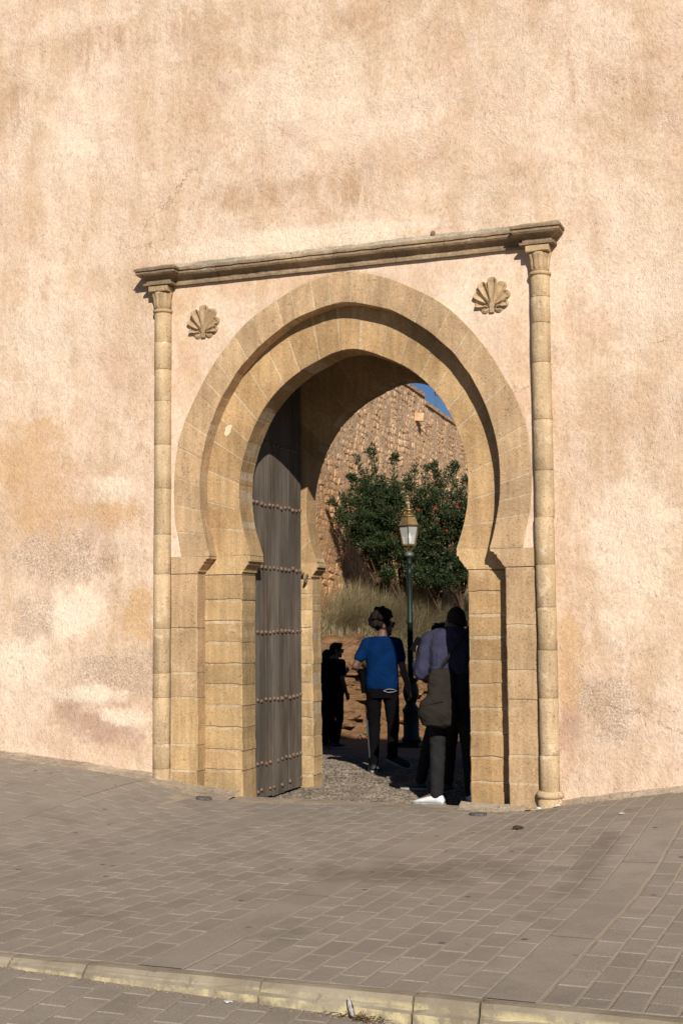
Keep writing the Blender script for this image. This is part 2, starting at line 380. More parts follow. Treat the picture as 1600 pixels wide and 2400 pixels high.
# kerb
kerb = obj('kerb', *gridmesh([-9,9], [KY+.01,KY+.05], lambda x,y: -.06), M_KERB); tag(kerb, kind='structure')
def kerb_stone(x0, x1, sd):
    n = max(4, int((x1-x0)/.06)); prof = []
    V = []; F = []
    for i in range(n+1):
        x = x0+(x1-x0)*i/n; zb = Groad(x, KY)-.04; h = -zb-.04
        e = .012*(1 if i in (0, n) else 0)
        w = lambda k: .006*nz(x*4+sd, k*3.1, 0)+.003*nz(x*19+sd, k*5.7, 1)
        zt = .004*nz(x*3, sd, 2); zm = -h*.47
        for k, (y, z) in enumerate(((KY-.052, zb), (KY-.050, zm-.012), (KY-.036, zm), (KY-.030, zm+.010), (KY-.026, -.022), (KY-.010, -.002), (KY+.02, zt), (KY+.065, zt-.002), (KY+.066, zb))):
            V.append((x, y+w(k)+e, z+(w(k+9)*.6 if 0 < k < 8 else 0)-e*.4))
    m = 9
    for i in range(n):
        for k in range(m-1): F.append((i*m+k, (i+1)*m+k, (i+1)*m+k+1, i*m+k+1))
    F.append(tuple(range(m))[::-1][::-1]); F.append(tuple(n*m+k for k in range(m))[::-1])
    obj('kerb_stone', V, F, M_KERB, kerb)
kx = [-8.6,-7.5,-6.4,-5.3,-4.2,-3.2,-2.2,-1.2,-.55,.36,.80,1.75,2.505,2.815,3.75,4.7,5.6,6.6,7.6,8.6]
for i in range(len(kx)-1): kerb_stone(kx[i]+.005, kx[i+1]-.005, i*3.7)

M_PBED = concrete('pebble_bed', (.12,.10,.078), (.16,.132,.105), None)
# passage floor, threshold, alley
pf = obj('passage_floor', *gridmesh(list(np.linspace(-1.35,1.35,12)), list(np.linspace(.06,2.4,26)), lambda x,y: floorz(x,y)-.012), M_PBED, smooth=True)
tag(pf, kind='structure')
al = obj('alley_floor', *gridmesh(list(np.linspace(-11,6,30)), list(np.linspace(2.4,36,60)), lambda x,y: floorz(x,y)-.014), M_ALLEY, smooth=True)
tag(al, kind='structure')
def pebbles(name, parent, x0, x1, y0, y1, step, fade):
    V = []; F = []; rn = []; y = y0
    while y < y1:
        x = x0(y) if callable(x0) else x0
        while x < (x1(y) if callable(x1) else x1):
            px = x+R.uniform(-.4,.4)*step; py = y+R.uniform(-.4,.4)*step*.8
            a = R.uniform(.016,.027); b = R.uniform(.008,.014); th = R.gauss(.3,.9); h = R.uniform(.006,.014)
            z = floorz(px, py)-.012; n = len(V); ct, st = math.cos(th), math.sin(th)
            for ring, (sc, hz) in enumerate(((1., 0), (.8, .75), (.35, 1.))):
                for k in range(6):
                    t = k*math.pi/3; u = a*sc*math.cos(t); v = b*sc*math.sin(t)
                    V.append((px+u*ct-v*st, py+u*st+v*ct, z+h*hz))
            for q in range(2):
                for k in range(6): F.append((n+q*6+k, n+q*6+(k+1)%6, n+q*6+6+(k+1)%6, n+q*6+6+k))
            F.append(tuple(n+12+k for k in range(6))); rn += [R.random()]*18
            x += step*1.15
        y += step*.72
    o = obj(name, V, F, M_PEB, parent); o['kind'] = 'stuff'
    at = o.data.attributes.new('rnd', 'FLOAT', 'POINT'); at.data.foreach_set('value', rn)
pebbles('pebbles', pf, -1.3, 1.15, .16, 2.4, .036, 0)
pebbles('pebbles', al, lambda y: -.9-.36*(y-1), lambda y: 1.4-.3*(y-1), 2.4, 6.5, .040, 0)

# ------------------------------------------------------------------ arch profiles (right half, apex to springing)
def crom(P, per=10):
    P = [Vector(p) for p in P]; out = []
    Q = [Vector((-P[1].x, P[1].y))]+P+[P[-1]*2-P[-2]]
    for i in range(1, len(Q)-2):
        a, b, c, d = Q[i-1:i+3]
        for k in range(per):
            t = k/per; out.append(.5*((2*b)+(c-a)*t+(2*a-5*b+4*c-d)*t*t+(3*b-a-3*c+d)*t**3))
    out.append(P[-1]); return out
class Prof:
    def __init__(s, pts):
        H = crom(pts); F = [Vector((-p.x, p.y)) for p in H[:0:-1]]+H
        s.p = np.array([[q.x, q.y] for q in F]); L = np.r_[0, np.cumsum(np.hypot(*np.diff(s.p, axis=0).T))]
        s.len = L[-1]; s.t = L/L[-1]*2-1                     # -1 left springing, 0 apex, 1 right springing
    def at(s, t): return Vector((float(np.interp(t, s.t, s.p[:,0])), float(np.interp(t, s.t, s.p[:,1]))))
    def nrm(s, t):
        d = s.at(min(1,t+.01))-s.at(max(-1,t-.01)); return Vector((-d.y, d.x)).normalized()
    def near(s, x, z): return float(s.t[np.argmin((s.p[:,0]-x)**2+(s.p[:,1]-z)**2)])
EXT = Prof([(0,5.04),(.224,5.005),(.37,4.965),(.57,4.882),(.92,4.692),(1.15,4.497),(1.40,4.195),(1.59,3.875),(1.70,3.65),(1.765,3.435),(1.797,3.19),(1.803,2.94),(1.79,2.71),(1.757,2.545),(1.715,2.335)])
INT = Prof([(0,4.738),(.11,4.728),(.236,4.70),(.505,4.614),(.765,4.455),(.9,4.352),(1.01,4.247),(1.1,4.160),(1.2,4.015),(1.28,3.895),(1.385,3.675),(1.45,3.485),(1.5,3.26),(1.517,3.04),(1.51,2.80),(1.485,2.645),(1.44,2.44),(1.408,2.338)])
NIN = Prof([(0,4.318),(.10,4.308),(.20,4.28),(.30,4.238),(.515,4.138),(.7,4.007),(.845,3.865),(.97,3.685),(1.07,3.475),(1.14,3.25),(1.168,3.05),(1.163,2.80),(1.118,2.565),(1.046,2.345)])

def stone_prism(poly, yf, yb, bev=.006, jit=.004, maxseg=.11, seed=0):
    """A dressed stone: outline in the wall plane, front at yf, back at yb, arris softened and slightly uneven."""
    P = []
    n = len(poly)
    for i in range(n):
        a, b = Vector(poly[i]), Vector(poly[(i+1)%n]); k = max(1, int((b-a).length/maxseg))
        for j in range(k): P.append(a+(b-a)*(j/k))
    if sum(P[i].x*P[(i+1)%len(P)].y-P[(i+1)%len(P)].x*P[i].y for i in range(len(P))) < 0: P.reverse()
    n = len(P); Nn = []
    for i in range(n):
        e1 = (P[i]-P[i-1]).normalized(); e2 = (P[(i+1)%n]-P[i]).normalized()
        nn = Vector((e1.y+e2.y, -(e1.x+e2.x))); nn = nn.normalized() if nn.length > 1e-6 else Vector((e1.y,-e1.x))
        Nn.append(nn)
    s = seed*3.3
    P = [p+q*(jit*(nz(p.x*9+s, p.y*9, s)*1.2-.35)) for p, q in zip(P, Nn)]
    A = [(p.x, yb, p.y) for p in P]; B = [(p.x, yf+bev*(1.+.8*nz(p.x*14,p.y*14,s)), p.y) for p in P]
    C = [(p.x-q.x*bev, yf+.35*jit*nz(p.x*5,p.y*5,s+4), p.y-q.y*bev) for p, q in zip(P, Nn)]
    V = A+B+C; F = []
    for r in range(2):
        for i in range(n): F.append((r*n+i, r*n+(i+1)%n, (r+1)*n+(i+1)%n, (r+1)*n+i))
    F.append(tuple(2*n+i for i in range(n))); F.append(tuple(range(n))[::-1])
    return V, F
def rect(x0, x1, z0, z1): return [(x0,z0),(x1,z0),(x1,z1),(x0,z1)]
SEED = [0]
def add_stone(name, poly, yf, yb, m, parent, **k):
    SEED[0] += 1
    return obj(name, *stone_prism(poly, yf, yb, seed=SEED[0], **k), m, parent)

# ------------------------------------------------------------------ the rampart wall
wall = thing('rampart_wall', 'tall rough ochre plastered city wall around the gateway', 'wall')
HX, HZ0, HZ1 = 1.86, 0, 5.10
TOPZ = lambda x: 8.75 if x < .25 else 7.8
xs = sorted(set([round(v,4) for v in list(np.arange(-9,-HX,.045))+[-HX]+list(np.linspace(-HX,HX,84))+[HX]+list(np.arange(HX+.03,8,.045))]))
zs = sorted(set([round(v,4) for v in list(np.linspace(-.3,HZ1,118))+list(np.linspace(HZ1,8.75,82))]))
def wy(x, z):
    d = max(abs(x)-HX, z-HZ1); k = sm(0, .25, d) if d > 0 else 0
    return (.022*nz(x*.9,z*.9,3)+.011*nz(x*2.7,z*2.7,5)+.006*nz(x*7,z*7,8)+.004*nz(x*15,z*15,2))*(.25+.75*k)
V = []; F = []; idx = {}
def vid(i, j):
    if (i,j) not in idx:
        idx[(i,j)] = len(V); V.append((xs[i], wy(xs[i],zs[j]), zs[j]))
    return idx[(i,j)]
for i in range(len(xs)-1):
    for j in range(len(zs)-1):
        xc, zc = (xs[i]+xs[i+1])/2, (zs[j]+zs[j+1])/2
        if abs(xc) < HX-1e-3 and zc < HZ1-1e-3: continue
        if zs[j+1] > TOPZ(xc)+.02: continue
        F.append((vid(i,j), vid(i+1,j), vid(i+1,j+1), vid(i,j+1)))
obj('plaster_face', V, F, M_STUC, wall, smooth=True)
b = MB()                                                     # masonry behind the plaster, parapet and walkway
b.box(-9,-1.9,.04,2.3,-.5,6.1); b.box(1.9,8,.04,2.3,-.5,6.1); b.box(-1.9,1.9,.04,2.3,5.12,6.1)
b.box(-9,.24,.04,.40,6.1,8.72); b.box(.24,8,.04,.40,6.1,7.76)
b.obj('masonry_core', M_MORT, wall)
b = MB()
for (x0,x1,z) in ((-9,.25,8.73),(.25,8,7.78)): b.box(x0,x1,-.01,.44,z,z+.07)
b.obj('coping', M_STUC, wall)
putlog = MB(); putlog.lathe([(.0,0),(.02,.0),(.026,.008),(.018,.014)], n=10)
o = putlog.obj('putlog_disc', M_RUST, wall); o.location = (.92,-.012,5.31); o.rotation_euler = (rad(90),0,0)  # raised rust-coloured disc added in place of a small putlog hole
# rough mortar fillet where pavers meet the wall
def fillet(name, x0, x1, wd, parent=None):
    V = []; F = []; n = int((x1-x0)/.05)
    for i in range(n+1):
        x = x0+(x1-x0)*i/n; w = wd(x)*(1+.35*nz(x*3,1,0)); g = G(x,-.02)
        prof = ((.03,.05+.02*nz(x*5,0,3)), (-.03, .03+.015*nz(x*6,2,3)), (-w*.45,.016+.01*nz(x*7,3,3)), (-w*.8,.008), (-w, -.004), (-w-.03,-.02))
        for (y, dz) in prof: V.append((x, y+.008*nz(x*13,y*20,0), G(x, min(y,0))+dz))
    for i in range(n):
        for k in range(5): F.append((i*6+k, i*6+k+1, (i+1)*6+k+1, (i+1)*6+k))
    o = obj(name, V, [f[::-1] for f in F], M_MFIL, parent, smooth=True); return o
for a, b_, w in ((-6,-1.95,lambda x: .20),(-1.95,-1.1,lambda x: .26),(1.1,2.1,lambda x: .12),(2.1,5,lambda x: .10)):
    o = fillet('mortar_fillet', a, b_, w); o['kind'] = 'structure'
V, F = gridmesh(list(np.linspace(-1.16,1.16,40)), list(np.linspace(-.24,.17,9)), lambda x,y: floorz(x,.1)+.008-.012*sm(-.05,-.24,y)+.007*nz(x*4,y*6,1))
o = obj('threshold', V, F, M_MFIL, smooth=True); o['kind'] = 'structure'

# ------------------------------------------------------------------ the gateway
gate = thing('horseshoe_gateway', 'sandstone horseshoe arch gateway with columns, cornice and shell carvings', 'gateway')
def band_core(name, I, E, yf, yb, ins, parent, m):
    V = []; F = []; N = 96
    for i in range(N+1):
        t = -1+2*i/N; a = I.at(t)+I.nrm(t)*ins; e = E(t)-I.nrm(t)*.004 if callable(E) else E.at(t)
        V += [(a.x,yb,a.y),(a.x,yf,a.y),(e.x,yf,e.y),(e.x,yb,e.y)]
    for i in range(N):
        for k in range(4): F.append((i*4+k, i*4+(k+1)%4, (i+1)*4+(k+1)%4, (i+1)*4+k))
    return obj(name, V, [f[::-1] for f in F], m, parent)
def voussoirs(parent, I, E, ts, yf, yb, m, gap=.0045, **k):
    for a, b_ in zip(ts[:-1], ts[1:]):
        ga = gap/(I.len/2); n = 3
        pi = [I.at(a+ga+(b_-a-2*ga)*i/n) for i in range(n+1)]
        pe = [E(a+ga*.8+(b_-a-1.6*ga)*i/n) for i in range(n+1)]
        add_stone('voussoir', [tuple(p) for p in pi]+[tuple(p) for p in pe[::-1]], yf+R.uniform(-.002,.002), yb, m, parent, bev=.004, jit=.005, **k)
def jitter_ts(n, sd):
    rr = random.Random(sd); w = [rr.uniform(.65,1.35) for _ in range(n)]; s = sum(w); out = [-1.]; c = 0
    for q in w: c += q; out.append(-1+2*c/s)
    out[-1] = 1.; return out
outer = band_core('outer_arch', INT, EXT, -.0075, .16, .0025, gate, M_MORT)
voussoirs(outer, INT, EXT.at, jitter_ts(31, 5), -.010, .164, M_STONE_O)
inE = lambda t: INT.at(t)+INT.nrm(t)*.06
inner = band_core('inner_arch', NIN, inE, .1725, .48, .0025, gate, M_MORT)
jl = [(-1.118,2.578),(-1.163,2.80),(-1.168,3.04),(-1.13,3.30),(-1.06,3.48),(-.965,3.685),(-.835,3.86),(-.685,4.01),(-.515,4.135),(-.30,4.24),(-.09,4.318)]
jr = [(.11,4.306),(.33,4.228),(.525,4.135),(.712,4.0),(.87,3.85),(.987,3.66),(1.08,3.47),(1.146,3.255),(1.168,3.047),(1.163,2.795),(1.118,2.56)]
voussoirs(inner, NIN, inE, [-1.]+[NIN.near(*q) for q in jl+jr]+[1.], .17, .49, M_STONE_I)
clampE = lambda t: (lambda p: Vector((max(-1.29,min(1.29,p.x)), min(4.74,p.y))))(NIN.at(t)+NIN.nrm(t)*.62)
rear = band_core('rear_arch', NIN, clampE, 1.9325, 2.18, .0025, gate, M_MORT)
voussoirs(rear, NIN, clampE, [-1.]+[NIN.near(*q) for q in jl+jr]+[1.], 1.93, 2.20, M_STONE_I)
# springing blocks (imposts) with cavetto profile towards the opening; side = -1 left, 1 right
def impost(side, xin, xtip, xo, yf, yb, z0, z1, m):
    h = z1-z0
    pr = [(xo,z0),(xin,z0),(xin-.002,z0+.10*h),(xin-.018,z0+.12*h),(xin-.022,z0+.22*h),(xin-.05,z0+.42*h),(xin-.068,z0+.52*h),(xin-.070,z0+.66*h),(xin-.092,z0+.69*h),(xin-.094,z0+.80*h),(xtip,z0+.86*h),(xtip+.002,z1),(xo,z1)]
    add_stone('impost', [(side*x,z) for x, z in pr], yf, yb, m, gate, bev=.004, jit=.003, maxseg=.2)
for s in (-1, 1):
    impost(s, 1.543, 1.412, 1.832, -.012, .163, 2.166, 2.334, M_STONE_O)
    impost(s, 1.142, 1.050, 1.60, .168, .49, 2.156, 2.341, M_STONE_P)
    impost(s, 1.118, 1.045, 1.29, 1.928, 2.20, 2.156, 2.341, M_STONE_P)
def pier(name, s, x0, x1, yf, yb, zj, m, parent=gate, jit=.006, bev=.009, m2=None):
    c = MB(); xa, xb = sorted((s*(x0+.008), s*x1)); c.box(xa, xb, yf+.007, yb-.01, zj[0], zj[-1]-.002)
    p = c.obj(name, M_MORT, parent)
    for a, b_ in zip(zj[:-1], zj[1:]):
        add_stone('stone', [(s*x, z) for x, z in rect(x0+R.uniform(-.004,.004), x1, a+.003, b_-.003)], yf+R.uniform(-.005,.005), yb, (m2 if m2 and a > .9 else m), p, bev=bev, jit=jit, maxseg=.05)
pier('outer_pier', -1, 1.54, 1.832, -.010, .164, [-.08,.24,.49,.95,1.19,1.63,2.163], M_STONE_P, m2=M_STONE_O)
pier('outer_pier', 1, 1.55, 1.832, -.010, .164, [-.08,.235,.48,.975,1.235,1.64,2.163], M_STONE_O)
zi = [-.1,.235,.43,.65,.865,1.07,1.275,1.48,1.69,1.90,2.153]
pier('inner_pier', -1, 1.142, 1.60, .17, .49, zi, M_STONE_P, jit=.009, bev=.012)
zi = [-.1,.215,.44,.665,.88,1.10,1.315,1.53,1.735,1.945,2.153]
pier('inner_pier', 1, 1.152, 1.60, .17, .49, zi, M_STONE_I, jit=.009, bev=.012)
zi = [-.25,.0,.2,.42,.62,.80,1.0,1.21,1.40,1.61,1.80,1.98,2.153]
pier('rear_pier', -1, 1.10, 1.29, 1.93, 2.19, zi, M_STONE_P, jit=.010, bev=.014)
pier('rear_pier', 1, 1.10, 1.29, 1.93, 2.19, zi, M_STONE_P, jit=.010, bev=.014)
# passage between the two arches
b = MB(); b.box(-1.42,-1.31,.491,2.28,-.6,4.86); b.box(1.31,1.42,.491,2.28,-.6,4.86); b.box(-1.42,1.42,.491,2.28,4.76,4.87)
for s in (-1,1): b.box(*sorted((s*1.28,s*1.9)),.30,.492,-.5,5.1)
b.box(-1.9,1.9,.30,.488,4.80,5.1); b.box(-1.9,1.9,2.0,2.292,4.76,5.12)
for s in (-1,1): b.box(*sorted((s*1.30,s*1.9)),1.95,2.294,-.5,4.8)
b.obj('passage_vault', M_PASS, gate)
# plaster spandrels
V = []; F = []; NS = 120; K = 7
for i in range(NS+1):
    t = -1+2*i/NS; a = EXT.at(t)
    if abs(a.x) < 1.835:
        d = Vector((a.x, a.y-2.9)); 
        if d.y <= .02 or abs(d.x)/max(d.y,1e-6) > 1.835/2.195: q = Vector((math.copysign(1.838, a.x), 2.9+ (d.y/abs(d.x)*1.838 if d.y > 0 else (a.y-2.9))))
        else: q = Vector((d.x/d.y*2.2, 5.10))
    for k in range(K+1):
        p = a+(q-a)*(k/K); y = .0+.004*nz(p.x*3,p.y*3,1)+.003*nz(p.x*9,p.y*9,4)
        if k == 0: y += .004
        V.append((p.x, y, p.y))
for i in range(NS):
    for k in range(K): F.append((i*(K+1)+k, i*(K+1)+k+1, (i+1)*(K+1)+k+1, (i+1)*(K+1)+k))
sp = obj('spandrel', V, F, M_SPAN, gate, smooth=True)
b = MB(); b.box(-1.86,-1.70,.02,.12,2.3,5.1); b.box(1.70,1.86,.02,.12,2.3,5.1); b.obj('spandrel_backing', M_MORT, gate)
# engaged columns
def column(s, cuts, zb, base):
    xc = s*1.925; r = .087
    c = MB(); c.lathe([(r-.006,zb),(r-.006,4.80)], (xc,-.018,0), 20); col = c.obj('column', M_MORT, gate, True)
    for a, b_ in zip(cuts[:-1], cuts[1:]):
        d = MB(); n = max(2, int((b_-a)/.12)); pr = [(r-.002,a+.0015),(r,a+.004)]+[(r+R.uniform(-.0015,.0015),a+(b_-a)*i/n) for i in range(1,n)]+[(r,b_-.004),(r-.002,b_-.0015)]
        dx = R.uniform(-.003,.003); d.lathe(pr, (xc+dx,-.018+R.uniform(-.003,.003),0), 20)
        V = [(x+.003*nz(x*22,z*9,y*22+a), y+.003*nz(x*20+5,z*9,y*20), z) for x,y,z in d.V]
        obj('drum', V, d.F, M_STONE_C, col, True)
    if base:
        d = MB(); d.lathe([(.10,-.05),(.112,-.03),(.112,.10),(.104,.115),(.104,.12)], (xc,-.02,0), 18); d.obj('plinth', M_STONE_C, col, True)
        d = MB(); d.lathe([(.095,.12),(.118,.135),(.122,.155),(.116,.175),(.094,.188)], (xc,-.02,0), 18); d.obj('torus_moulding', M_STONE_C, col, True)
    # capital: astragal, flaring bell with tongue leaves, abacus
    d = MB(); d.lathe([(.085,4.795),(.099,4.803),(.103,4.815),(.099,4.827),(.088,4.834)], (xc,-.018,0), 22)
    cap = d.obj('capital', M_STONE_D, gate, True)
    d = MB(); d.lathe([(.083,4.825),(.084,4.88),(.090,4.94),(.104,4.985),(.110,5.002)], (xc,-.018,0), 22); d.obj('bell', M_STONE_D, cap, True)
    for k in range(6):
        t = rad(-165+30*k*1.0); d = MB(); L = []
        for i in range(7):
            u = i/6; z = 4.845+.145*u; rr = float(np.interp(z, [4.825,4.88,4.94,4.985,5.002], [.083,.084,.090,.104,.110]))
            w = .0215*min(1, math.sqrt(max(0,u*4+.02)))*(1+.25*max(0,u-.7))
            for j in range(5):
                v = j/4*2-1; hh = .011*math.sqrt(max(0,1-v*v*.96)) if i else .002
                ang = t+v*w/rr; L.append((xc+(rr+hh)*math.cos(ang), -.018+(rr+hh)*math.sin(ang), z))
        FF = [(i*5+j, i*5+j+1, i*5+6+j, i*5+5+j) for i in range(6) for j in range(4)]
        obj('leaf', L, FF, M_STONE_D, cap, True)
    d = MB(); d.box(xc-.108, xc+.108, -.135, .02, 5.004, 5.062)
    o = obj('abacus', *stone_prism(rect(xc-.108,xc+.108,5.004,5.062), -.138, .03, .008, .003, .06, seed=s+9), M_STONE_D, cap)
column(-1, [.02,.26,.50,.95,1.19,1.63,2.166,2.56,3.02,3.46,3.90,4.22,4.50,4.797], .0, False)
column(1, [.186,.50,1.0,1.42,1.80,2.18,2.60,3.02,3.48,4.0,4.36,4.60,4.797], -.05, True)
# cornice: bottom fillet, cavetto, ovolo, top fillet, sloping weathered back
CP = [(.0,5.070),(.040,5.070),(.043,5.090),(.018,5.096),(.016,5.112),(.022,5.132),(.046,5.148),(.064,5.154),(.086,5.160),(.100,5.176),(.101,5.192),(.090,5.200),(.112,5.204),(.114,5.222),(.100,5.236),(.05,5.254),(.0,5.275)]
def cornice_run(x0, x1, base, name, parent, sd, endL=False, endR=False, k=1.):
    """straight run of the moulding standing 'base' proud of the wall"""
    n = max(3, int((x1-x0)/.035)); V = []; F = []; m = len(CP)
    for i in range(n+1):
        x = x0+(x1-x0)*i/n
        for q, (o_, z) in enumerate(CP):
            e = .004*nz(x*5+sd, q*.6, 1)+.003*nz(x*22, q*1.3, sd)
            if q in (0, m-1): e = 0
            oo = o_*k+base if 0 < q < m-1 else -.02
            xx = x
            if endL and i == 0: xx = x-(o_*k if 0 < q < m-1 else 0)
            if endR and i == n: xx = x+(o_*k if 0 < q < m-1 else 0)
            dz = (.007 if q > 9 else .002)*nz(x*9+sd, q*.1, 5)
            V.append((xx, -oo-e*(1 if q > 3 else .6), z+dz))
    for i in range(n):
        for q in range(m-1): F.append((i*m+q, (i+1)*m+q, (i+1)*m+q+1, i*m+q+1))
    for (i, en) in ((0, endL), (n, endR)):
        if en:                                           # moulded return back to the wall
            bi = len(V)
            for q in range(m): x, y, z = V[i*m+q]; V.append((x, .02, z))
            for q in range(m-1): F.append((i*m+q, bi+q, bi+q+1, i*m+q+1) if i else (i*m+q, i*m+q+1, bi+q+1, bi+q))
        else: F.append(tuple(i*m+q for q in range(m)))
    return obj(name, V, F, M_CORN, parent)
core = MB(); core.box(-1.80,1.80,.004,.03,5.072,5.25); cor = core.obj('cornice', M_MORT, gate)
cx = [-1.802,-1.30,-.62,-.05,.55,1.05,1.802]
for i in range(6): cornice_run(cx[i]+.002, cx[i+1]-.002, 0, 'cornice_block', cor, i*4.1)
for s in (-1, 1): cornice_run(s*1.925-.118, s*1.925+.118, .105, 'cornice_block', cor, 30+s, True, True)
V = []; F = []; n = 130                                   # lichened mortar weathering on top
for i in range(n+1):
    x = -2.1+4.2*i/n; pr = .10 if abs(x) > 1.72 else 0
    for (o_, z) in ((.075+pr,5.228),(.055+pr,5.256),(.02+pr*.4,5.285),(-.02,5.315)):
        V.append((x, -o_*(1+.25*nz(x*6,z*30,1))-(0), z+.010*nz(x*9,o_*9,3)))
for i in range(n):
    for k in range(3): F.append((i*4+k, (i+1)*4+k, (i+1)*4+k+1, i*4+k+1))
obj('weathering', V, F, M_LICH, gate, smooth=True)
# scallop shells carved in relief
def shell(xc, zc):
    root = MB(); bx, bz = xc, zc-.125
    root.V, root.F = stone_prism([(bx-.022,bz-.06),(bx+.022,bz-.06),(bx+.026,bz+.02),(bx,bz+.05),(bx-.026,bz+.02)], -.028, .005, .006, .001, .05)
    sh = root.obj('shell_ornament', M_STONE_D, gate)
    for k, (ang, L, w) in enumerate(((-78,.165,.036),(-50,.215,.042),(-24,.258,.044),(2,.282,.045),(28,.258,.044),(53,.212,.041),(80,.160,.036))):
        a = rad(ang); dx, dz = math.sin(a), math.cos(a); nx, nzv = dz, -dx; NU, NV = 12, 8; V = []
        for i in range(NU+1):
            u = i/NU; w *= 1 if i else .93; ww = w*1.22*(.24+.76*u) if u < .82 else w*1.22*.863*math.sqrt(max(.0,1-((u-.82)/.18)**2)*.96+.04)
            for j in range(NV+1):
                v = j/NV*2-1; v = math.copysign(.92, v) if j in (1, NV-1) else v; v = math.copysign(.62, v) if j in (2, NV-2) else v
                endr = sm(.80,.97,u)**2; depth = .058*sm(0,.35,u)
                rim_ = .050-.022*(1-u); hgt = rim_-min(depth, rim_-.007)*(1-max((abs(v)/.92)**4 if abs(v) < .95 else 1, endr))
                if j in (0, NV) or i == NU: hgt = -.004
                V.append((bx+dx*L*u+nx*ww*v, -hgt, bz+dz*L*u+nzv*ww*v))
        F = [(i*(NV+1)+j, i*(NV+1)+j+1, (i+1)*(NV+1)+j+1, (i+1)*(NV+1)+j) for i in range(NU) for j in range(NV)]
        obj('lobe', V, F, M_STONE_D, sh, True)
    for s in (-1, 1):
        d = MB(); c = (bx+s*.062, bz-.022)
        d.V, d.F = stone_prism([(c[0]+.040*math.cos(q*.5236), c[1]+.040*math.sin(q*.5236)) for q in range(12)], -.016, .004, .004, 0, 1)
        sp_ = [(c[0]+s*rr*math.cos(tt), -.018, c[1]+rr*math.sin(tt)) for tt, rr in [(i*.45, .037-.0016*i) for i in range(20)]]
        d.tube(sp_, [.0075]*12+[.0065]*8, 6); d.obj('volute', M_STONE_D, sh, True)
shell(-1.475, 4.70); shell(1.472, 4.69)
# whitish repair patches on the inner arch
for (x, z, w, h) in ((-1.29,3.60,.035,.075),):
    pts = [(x+w*math.cos(t)*(1+.6*nz(t*1.3,1.5,1))+.3*h*math.sin(t), z+h*math.sin(t)*(1+.5*nz(t*1.3,2.5,1))) for t in [i*.3142 for i in range(20)]]
    obj('lime_patch', *stone_prism(pts, .1665, .18, .002, .006, .03), plain('lime_patch', (.66,.55,.38), .9, .1, 0, .08, 30, .3), gate)

# ------------------------------------------------------------------ the door
door = thing('wooden_door', 'weathered grey wooden door with rusty studs standing open inside the arch', 'door', (-1.2,.52,-.1))
ys = [0]; 
while ys[-1] < 1.28: ys.append(ys[-1]+R.uniform(.13,.21))
ys[-1] = 1.32
for a, b_ in zip(ys[:-1], ys[1:]):
    d = MB(); dx = R.uniform(-.0015,.0015); zb = R.uniform(-.012,.012)-.01
    n = 12; V = []; F = []
    for i in range(n+1):
        z = zb+(4.55-zb)*i/n; w = .002*nz(a*9,z*1.5,2)
        for (x, y) in ((-.06,a+.0006),(dx+w-.003,a+.0006),(dx+w,a+.0025),(dx+w,b_-.0025),(dx+w-.003,b_-.0006),(-.06,b_-.0006)): V.append((x,y,z))
    for i in range(n):
        for k in range(6): F.append((i*6+k, i*6+(k+1)%6, (i+1)*6+(k+1)%6, (i+1)*6+k))
    F.append((5,4,3,2,1,0)); F.append(tuple(n*6+k for k in range(6)))
    obj('plank', V, F, M_WOOD, door)
sm_ = MB(); sm_.lathe([(.0005,.025),(.010,.023),(.018,.015),(.022,.005),(.0225,0)], n=10); SM = mdata('stud', sm_.V, [f[::-1] for f in sm_.F], M_RUST, True)
for row, z in enumerate((3.56,2.905,2.25,1.585,.885,.245,-.02)):
    for k in range(13):
        if (row == 5 and k in (5,)) or (row == 6 and k in (0,3,6,8,10,11)): continue
        o = link('stud', SM, door, (.0, .03+.1045*k+R.uniform(-.008,.008), z+.1+R.uniform(-.01,.01)), (0, rad(90), 0)); o.scale = [R.uniform(.85,1.15)]*3
d = MB(); ring = [(.05+.045*math.sin(t)*.3, 1.345+.03*math.cos(t), 2.30-.045+.045*math.sin(t)) for t in [i*math.pi/6 for i in range(13)]]
d.tube(ring, .011, 8, False); d.tube([(-.05,1.32,2.315),(.02,1.36,2.315)], .018, 8); d.obj('ring_handle', M_RUST, door, True)

# ------------------------------------------------------------------ fortress wall behind
fort = thing('fortress_wall', 'reddish rubble stone fortress wall rising behind the shrub', 'wall')
FX = lambda y: -5.5-.06*y
n_f = Vector((1,.06,0)).normalized(); t_f = Vector((-.06,1,0)).normalized()
def ftop(y): return (8.36 if y < 25.7 else 8.16)-.01*max(0,y-26)
FY = list(np.arange(11,38.01,.35)); V = []; F = []
FZ = list(np.linspace(-1.2, 1, 26))
for y in FY:
    for q in range(26):
        z = -1.2+(ftop(y)+1.2)*q/25; e = .03*nz(y*1.3,z*1.3,0)
        V.append((FX(y)+e-.0, y, z))
    V.append((FX(y)-.8, y, ftop(y)+.03)); V.append((FX(y)-.85, y, -1.2))
m = 28
for i in range(len(FY)-1):
    for q in range(m-1): F.append((i*m+q, (i+1)*m+q, (i+1)*m+q+1, i*m+q+1))
obj('mortar_bed', V, F, M_RMORT, fort, smooth=False)
